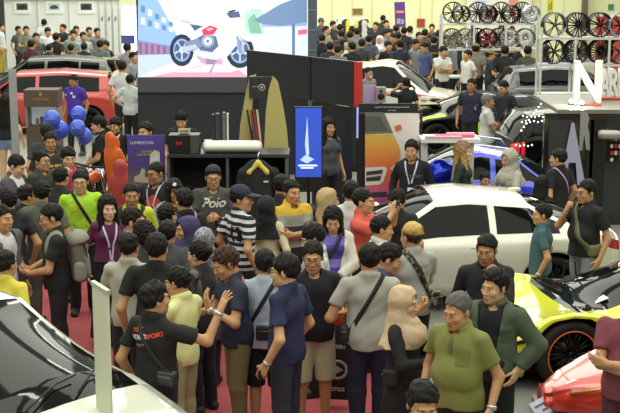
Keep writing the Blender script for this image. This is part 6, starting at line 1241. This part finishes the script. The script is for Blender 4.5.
f = Field((-.2, -.05, 1.3), (.2, .28, 1.55), .015); f.cone((-.07, .09, 1.42), (.07, .09, 1.42), .06, .06, 0); f.cone((0, .11, 1.42), (0, .12, 1.32), .07, .05, .03); f.noise(.004, 40, 1); v, q_ = f.mesh(); mesh_obj('hood', v, q_, mat('heavy_cotton', '55565a', .85, bump=.12, bscale=45), d['o'])
d = P_('person in yellow T-shirt turned to the rear above the white car', 4, 252, H=1.6, rot=155, top='tee', tc='d6cc48', hair='short', seed=51)
d = P_('dark haired youth in black beside the charcoal hood', 8, 190, rot=-140, top='tee', tc='202124', hair='short', seed=52)
# ---- middle rows
R2 = dict(res=.018)
d = P_('man in grey jacket over white shirt bowing to his phone', 19, 155, rot=72, head=(0, 24, 0), top='jacket', tc='4a4b50', inner='d4d8da', hair='short', L='phone', Rt='phone', sk='a', seed=53, **R2); phone(d, 1, 'dark phone held by the man in grey jacket')
d = P_('man with glasses in dark olive T-shirt in profile', 40, 151, rot=62, top='tee', tc='363a32', hair='short', glasses=True, sk='b', seed=54, **R2)
d = P_('man in dark T-shirt with yellow lettering before the kiosk', 50, 133, H=1.72, rot=14, top='tee', tc='2a2c2b', hair='short', sk='c', seed=55, **R2); print_on(d, 'front', 'daba apes', .07, .03, 1.27, 'c2b84a', bold=.003)
d = P_('dark haired person with back to the camera close to the kiosk', 46, 125, rot=-170, top='tee', tc='3a3b3e', hair='short', seed=56, **R2)
d = P_('young man in open black shirt touching his chin near the lime T-shirt', 68, 148, rot=24, head=(0, 8, 0), top='jacket', tc='1b1c20', inner='c23a6a', hair='fringe', sk='a', Rt='chin', L='down', seed=57, **R2)
d = P_('young man in black polo with lanyard standing in profile by the seats', 99, 117, rot=-72, head=(-8, 4, 0), top='polo', tc='18191c', hair='fringe', sk='a', L='clasp', Rt='clasp', bc='1b1c20', seed=58, **R2); lanyard(d, 1.15); box('crest', d['bend']([drape(d, .07, 1.33, 'front')])[0], (.035, .006, .045), mat('crest_white', 'c9ccc9', .6), d['o'])
d = P_('young man in black facing the camera among the orange seats', 115, 118, H=1.64, rot=-16, head=(0, 6, 0), top='polo', tc='1a1b1e', hair='fringe', sk='b', seed=59, **R2); lanyard(d, 1.2, 'c9d0e8', None)
d = P_('man in purple polo with white badges by the red hatchback', 73, 75, rot=-22, head=(0, 12, 0), top='polo', tc='4a30a4', hair='short', sk='c', seed=60, res=.02)
for x_, z_ in ((.05, 1.25), (.0, 1.32), (-.19, 1.27)): patch_on(d, 'front', [(-.03, -.025), (.03, -.025), (.03, .03), (-.03, .03)], x_, z_, mat('patch_white', 'd0d0e0', .6), off=.004)
d = P_('girl with long black hair and denim shorts seen from the rear', 6, 95, H=1.74, rot=170, fem=True, top='tee', tc='1c1d20', bot='minishorts', bc='7487a8', hair='long', sk='a', hem=.93, seed=61, res=.02)
d = P_('man in white T-shirt with back turned at the edge of the giant screen', 130, 75, H=1.68, rot=160, top='tee', tc='cfd2d2', hair='short', L='hip', bc='1c1d20', seed=62, res=.02)
d = P_('man in grey T-shirt with a dark body strap near the giant screen', 133, 53, rot=64, top='tee', tc='8d9092', hair='short', seed=63, res=.022); loop_strap(d, 1, m=mat('webbing', '23242a', .8))
d = P_('black haired person bowing behind the box on the display cabinet', 181, 112, rot=0, head=(0, 20, 0), top='tee', tc='232428', hair='fringe', sk='a', seed=64, **R2)
d = P_('man peering out from behind the purple poster', 146, 123, H=1.76, rot=-30, top='tee', tc='232428', hair='short', sk='b', seed=65, **R2)
d = P_('young man in black polo with lanyard facing the blue car', 560, 150, H=1.62, rot=-140, head=(20, 0, 0), top='polo', tc='17181a', hair='short', sk='b', seed=66, **R2); loop_strap(d, 1, 1.3, wd=.02, hx=0, m=mat('ribbon', 'c0a0c8', .6), name='lanyard')
d = P_('woman in pale grey headscarf and cardigan beside the blue car', 509, 150, H=1.60, rot=-55, head=(0, 10, 0), fem=True, top='tunic', tc='a8a69c', hijab='a3a198', sk='b', L='phone', Rt='phone', seed=67, **R2); lanyard(d, 1.1, 'b0a8d0', None)
d = P_('woman with long fair hair and dark green top', 462, 143, H=1.65, rot=78, fem=True, top='long', tc='22342e', hair='long', hc=mat_ramp('fair_hair', [(0, 'c2a45c'), (.6, 'a8844a'), (1, '6a4c30')], 2, 1.1, 1.7, .45), sk='d', seed=68, **R2)
d = P_('young boy looking over a blue tablet behind the coupe roof', 485, 173, H=1.28, rot=16, head=(0, 6, 0), top='tee', tc='2c2e34', hair='short', sk='c', L='camch', Rt='camch', seed=69, **R2)
o = thing('tablet', 'blue lit tablet held up behind the coupe roof', 'tablet'); o.matrix_world = world_mat(d, (-.05, -.26, 1.03), Matrix.Rotation(R(-15), 3, 'X')); box('case', (0, 0, 0), (.26, .012, .18), mat('tablet_case', '8fa4d8', .3), o, bev=.004); box('screen', (0, -.0075, 0), (.23, .002, .155), mat('tablet_glow', '3c5cc8', .2, emit=.4), o)
d = P_('dark haired visitor with back turned behind the coupe rear window', 541, 178, H=1.28, rot=172, fem=True, top='tee', tc='1b1c1e', hair='bob', hc='131110', seed=70, **R2)
d = P_('grey haired man in pale grey polo with folded arms by the drift car', 487, 95, rot=82, top='polo', tc='c2c5be', hair='thin', hc='6a6a68', sk='c', L='cross', Rt='crossb', bc='2a2b2e', w=1.04, seed=71, res=.02)
d = P_('man in navy T-shirt holding a lime leaflet before the drift car', 472, 79, H=1.74, rot=-24, top='tee', tc='20263c', hair='short', sk='c', Rt='down2', seed=72, res=.02)
o = box('leaflet', (0, 0, 0), (.16, .006, .22), mat('leaflet_lime', 'c2d838', .6)); o.matrix_world = world_mat(d, hand_at(d, 1, .08, .03) + v3(.02, -.04, -.02)); tag(o, 'lime yellow leaflet beside the man in navy T-shirt', 'leaflet')
d = P_('man in charcoal T-shirt talking to the grey haired man', 503, 81, rot=-50, head=(0, 18, 0), top='tee', tc='24282c', hair='short', sk='b', Rt='reach', L='down', w=1.05, seed=73, res=.02)
d = P_('man in grey shirt with a white face mask behind the speaker box', 368, 68, H=1.66, rot=40, top='tee', tc='7d8584', hair='short', seed=74, res=.02); b = MB(); v, q_ = sph(12, 8); mesh_obj('face_mask', d['headV'](v * v3(.05, .05, .042) + v3(0, -.062, -.07)), q_, mat('mask_white', 'dcdcd8', .7), d['o'])
d = P_('man in black raising a hand to his ear by the lime flashes', 406, 78, H=1.66, rot=-150, top='tee', tc='191a1c', hair='short', sk='b', L='ear', seed=75, res=.02)
# ---- far crowd
FAR = 'visitors in the far crowd'
def far(label, px, py, col, rot=0, hair='short', H=1.70, **k): return P_(label, px, py, H=H * 1.06, w=1.12, rot=rot, tc=col, hair=hair, group=FAR, res=.026, **k)
far('man in grey-olive T-shirt with yellow print beside the white partition', 26, 27, '6f7264', 20, L='phone', Rt='phone'); d = PEOPLE[-1]; print_on(d, 'front', 'RACING', .07, 0, 1.25, 'a8a03c')
far('dark haired person just behind the grey-olive T-shirt by the partition', 18, 27, '4a4c50', 60, H=1.62)
far('man in dark green T-shirt in front of the white partition', 36, 34, '4c5246', 20); far('tall man with a dark head against the bare white partition', 44, 20, 'c9ccd0', -160, H=1.72)
far('man in white T-shirt bowing his head by the partition', 48, 28, 'd6d8dc', 30, head=(0, 20, 0)); far('short dark haired person below the white T-shirt by the grey hatchback', 49, 45, '3a3c40', 150, H=1.5)
far('man in black with a camera against the white partition', 63, 25, '202226', -30, L='phone', Rt='phone'); camera_thing(PEOPLE[-1], -1, 'black camera held by the man at the white partition')
far('youth in pale green shirt with fringe above the grey hatchback', 73, 31, '8f988c', 10, 'fringe'); far('man behind the pale green shirt near the third framed photo', 76, 27, 'b0b4ac', 20)
far('short black haired youth close above the grey hatchback roof', 71, 45, '5a5e5c', 160, 'fringe', H=1.5); far('man in khaki shirt near the orange sport utility car', 89, 28, '8b8d76', 30)
far('man in grey polo with dark hair in front of the orange car', 97, 29, '6d7078', 40, L='hip'); far('youth with dark fringe and black T-shirt below the grey polo', 106, 42, '2a2c30', -30, 'fringe', H=1.52)
far('dark head before the orange sport utility car by the lightbox', 127, 44, '8d9094', 170); far('person in white shirt at the very edge beside the dark gap', 0, 24, 'd0d4d6', 90, bc='c2a848')
far('man in white T-shirt at the rear wheel of the orange car', 122, 62, 'd6d8da', 170)
# centre
for L_, px, py, c_, rt, hr_, kw in (
 ('man in cap half hidden by the grey truss column', 321, 19, '3c4654', 30, 'short', dict(cap='3a4668')),
 ('man in pale olive shirt beside the grey truss column', 326, 27, '8f937c', 60, 'short', {}), ('man in black and white jacket looking at the jerseys', 333, 22, '2a2d34', 60, 'short', {}),
 ('dark haired visitor next to the jersey rail', 340, 25, '2c2e33', 150, 'short', {}), ('person in black crouched height at the foot of the truss column', 322, 35, '1b1c20', 170, 'short', {}),
 ('visitor with a red bag in the middle aisle', 341, 31, '3a3a40', -150, 'short', {}), ('woman in white with long dark hair above the white fastback', 344, 40, 'd6d2cc', 40, 'long', dict(fem=True, H=1.6, sk='d')),
 ('man in grey-green jacket behind the woman in white', 350, 32, '6d7468', 170, 'short', {}), ('man in grey T-shirt with back to the camera in the aisle', 357, 29, '73777a', 175, 'short', {}),
 ('man in navy T-shirt with hand to face before the stall', 366, 20, '2c3444', 10, 'short', dict(Rt='chin')), ('woman in black headscarf standing highest by the cream wall', 373, 12, '1c1d20', -20, 'short', dict(hijab='1a1b1e', fem=True)),
 ('man in black beside the navy T-shirt at the stall', 376, 23, '24262b', -30, 'short', {}), ('woman in white headscarf holding something pink', 380, 37, 'd2b8bc', -20, 'short', dict(hijab='d8d0d0', fem=True, H=1.6, L='phone', Rt='phone')),
 ('man in dark T-shirt close beside the purple banner', 386, 21, '2a2c30', 20, 'short', {}), ('man with long fringe in grey shirt under the purple banner', 387, 30, '7d8084', 40, 'fringe', {}),
 ('man in black with head bowed in the centre of the aisle', 393, 34, '202226', -40, 'short', dict(head=(0, 15, 0))), ('dark haired man facing away by the central aisle', 398, 33, '2c3038', 160, 'short', {}),
 ('man in black T-shirt just below the purple banner', 404, 28, '1d1e22', 170, 'short', {}), ('man in white patterned shirt behind the black T-shirt', 410, 27, 'b9bcb4', 150, 'short', {}),
 ('man in grey jacket bowing above the white fastback', 416, 40, '85898c', 50, 'short', dict(head=(0, 15, 0))), ('visitor with brown hair between the grey jacket and the wall', 419, 33, '4a4438', 20, 'short', {}),
 ('man in blue shirt leaning over the white fastback', 424, 43, '46507c', -60, 'short', dict(head=(0, 15, 0))), ('tall man in black against the cream wall by the red board', 432, 25, '1e1f24', -10, 'short', {}),
 ('man in black T-shirt with yellow chest lettering', 434, 37, '1a1b1e', 175, 'short', {}), ('man in white T-shirt folding his arms by the white fastback', 444, 47, 'd2d3ca', 30, 'short', dict(L='cross', Rt='crossb', head=(0, 14, 0))),
 ('man in pale blue shirt behind the folded arms', 447, 36, 'a9b4c4', 10, 'short', {}), ('man in grey shirt at the end of the long wheel rack', 452, 39, '8a8d90', 60, 'short', {}),
 ('man in white T-shirt walking past the wheel rack', 468, 51, 'd8d8d2', -60, 'short', dict(H=1.6)), ('man in light brown cap with red bag strap near the rack', 476, 45, '7d7a70', 160, 'short', dict(cap='8a7a54')),
 ('man in grey T-shirt with back turned at the wheel rack', 485, 42, '83878a', 175, 'short', {}), ('man in olive cap and navy vest reading a card', 490, 51, '30343f', 80, 'short', dict(cap='7d7a4c', L='phone', Rt='phone', H=1.6)),
 ('man in black hooded top at the wheel rack', 505, 47, '20282a', 170, 'short', {}), ('shop hand looking out between the rims of the long rack', 501, 26, '5a4a44', 0, 'short', dict(H=1.66)), ('second shop hand beside him between the rims', 512, 27, 'a08a70', 0, 'short', dict(H=1.66)),
 ('man in dark shirt at the cream wall behind the stall', 396, 26, '34363a', 170, 'short', {}), ('visitor in dark top in front of the clothes rail', 352, 27, '2c2d30', 170, 'short', {})):
    far(L_, px, py, c_, rt, hr_, **kw)
    if 'yellow chest' in L_: print_on(PEOPLE[-1], 'back', 'CREW', .1, 0, 1.25, 'c2a83a')
d = P_('woman with long black hair in navy beside the white letter N', 546, 47, H=1.64, rot=70, fem=True, top='tee', tc='23263a', hair='long', L='phone', Rt='phone', seed=200, res=.022)
d = P_('man with a large black backpack standing by the letter N', 567, 48, rot=-100, top='tee', tc='3c3f42', hair='short', sk='a', L='phone', Rt='phone', seed=201, res=.022); backpack(d, 'black backpack on the man by the letter N', '26282b')

# fillers of the dense far crowd
for L_, px, py, c_, rt, hr_, H_ in (
 ('dark clad man in the row just above the black fascia panels', 330, 43, '2a2c31', 170, 'short', 1.7), ('man in grey polo above the join of the black fascia panels', 338, 46, '6b6f72', 150, 'short', 1.7),
 ('man in black behind the woman in white by the fastback', 352, 43, '1c1d21', -150, 'short', 1.7), ('man in charcoal shirt above the roof of the white fastback', 362, 40, '3a3d42', 165, 'short', 1.7),
 ('man in slate T-shirt between the aisle and the white headscarf', 369, 36, '4a525c', 170, 'short', 1.7), ('youth in black beside the woman in white headscarf', 388, 42, '1b1c20', 30, 'fringe', 1.64),
 ('man in dark blue behind the bowed man in the aisle', 400, 41, '262c40', -160, 'short', 1.7), ('man in black shirt at the end of the clothes rail', 362, 21, '222428', 160, 'short', 1.7),
 ('bald looking man in dark grey far by the cream wall', 346, 20, '3d4044', 20, 'buzz', 1.7), ('visitor in deep green at the far end of the aisle', 383, 16, '2c3a30', 150, 'short', 1.7),
 ('man in brown shirt near the red square board', 425, 30, '5a4638', 170, 'short', 1.7), ('man in black between the board and the long rack', 439, 31, '1e1f22', 160, 'short', 1.7),
 ('man in navy behind the pale blue shirt', 456, 33, '252a3a', 175, 'short', 1.7), ('man in dark grey at the lower shelf of the long rack', 478, 38, '44484c', 165, 'short', 1.7),
 ('man in black T-shirt near the end of the long rack', 518, 44, '1d1e22', -120, 'short', 1.6), ('man in olive jacket between the two wheel racks', 528, 47, '4c5040', 150, 'short', 1.7),
 ('youth in grey hood at the grey hatchback spoiler', 100, 41, '6a6d70', 170, 'short', 1.66),
 ('man in pale blue shirt behind the grey polo at the partition', 83, 33, '9aa8b4', 30, 'short', 1.7), ('man in black between two visitors at the white partition', 56, 34, '26282c', 150, 'short', 1.7),
 ('man in dark red shirt near the partition first seam', 31, 41, '5a3236', 160, 'short', 1.66), ('youth in black at the rear window of the grey hatchback', 84, 44, '2b2d31', 170, 'fringe', 1.5)):
    far(L_, px, py, c_, rt, hr_, H=H_)
mid = lambda L_, px, py, c_, rt, hr_, **k: P_(L_, px, py, rot=rt, tc=c_, hair=hr_, res=.02, **k)
mid('dark haired visitor squeezed between the lime and the dark olive T-shirts', 60, 168, '2a2c30', 160, 'short', H=1.64); 
mid('man in black T-shirt just behind the charcoal hooded jacket', 26, 186, '1e1f22', 120, 'short', H=1.62); mid('visitor in denim shirt below the woman in the black cap', 166, 205, '5c6c7c', 150, 'short', H=1.64)
mid('dark haired visitor behind the banded polo shirt', 281, 176, '26282c', 160, 'short', H=1.66)
mid('woman with dark hair standing behind the blue digital sign', 328, 119, '4c4f55', 30, 'long', fem=True, H=1.71); mid('visitor in black next to the pillar under the black fascia', 321, 128, '24262a', 150, 'short', H=1.5)
mid('visitor in grey between the afro haired man and the purple headscarf', 167, 222, '4b4d50', 175, 'short', H=1.62);
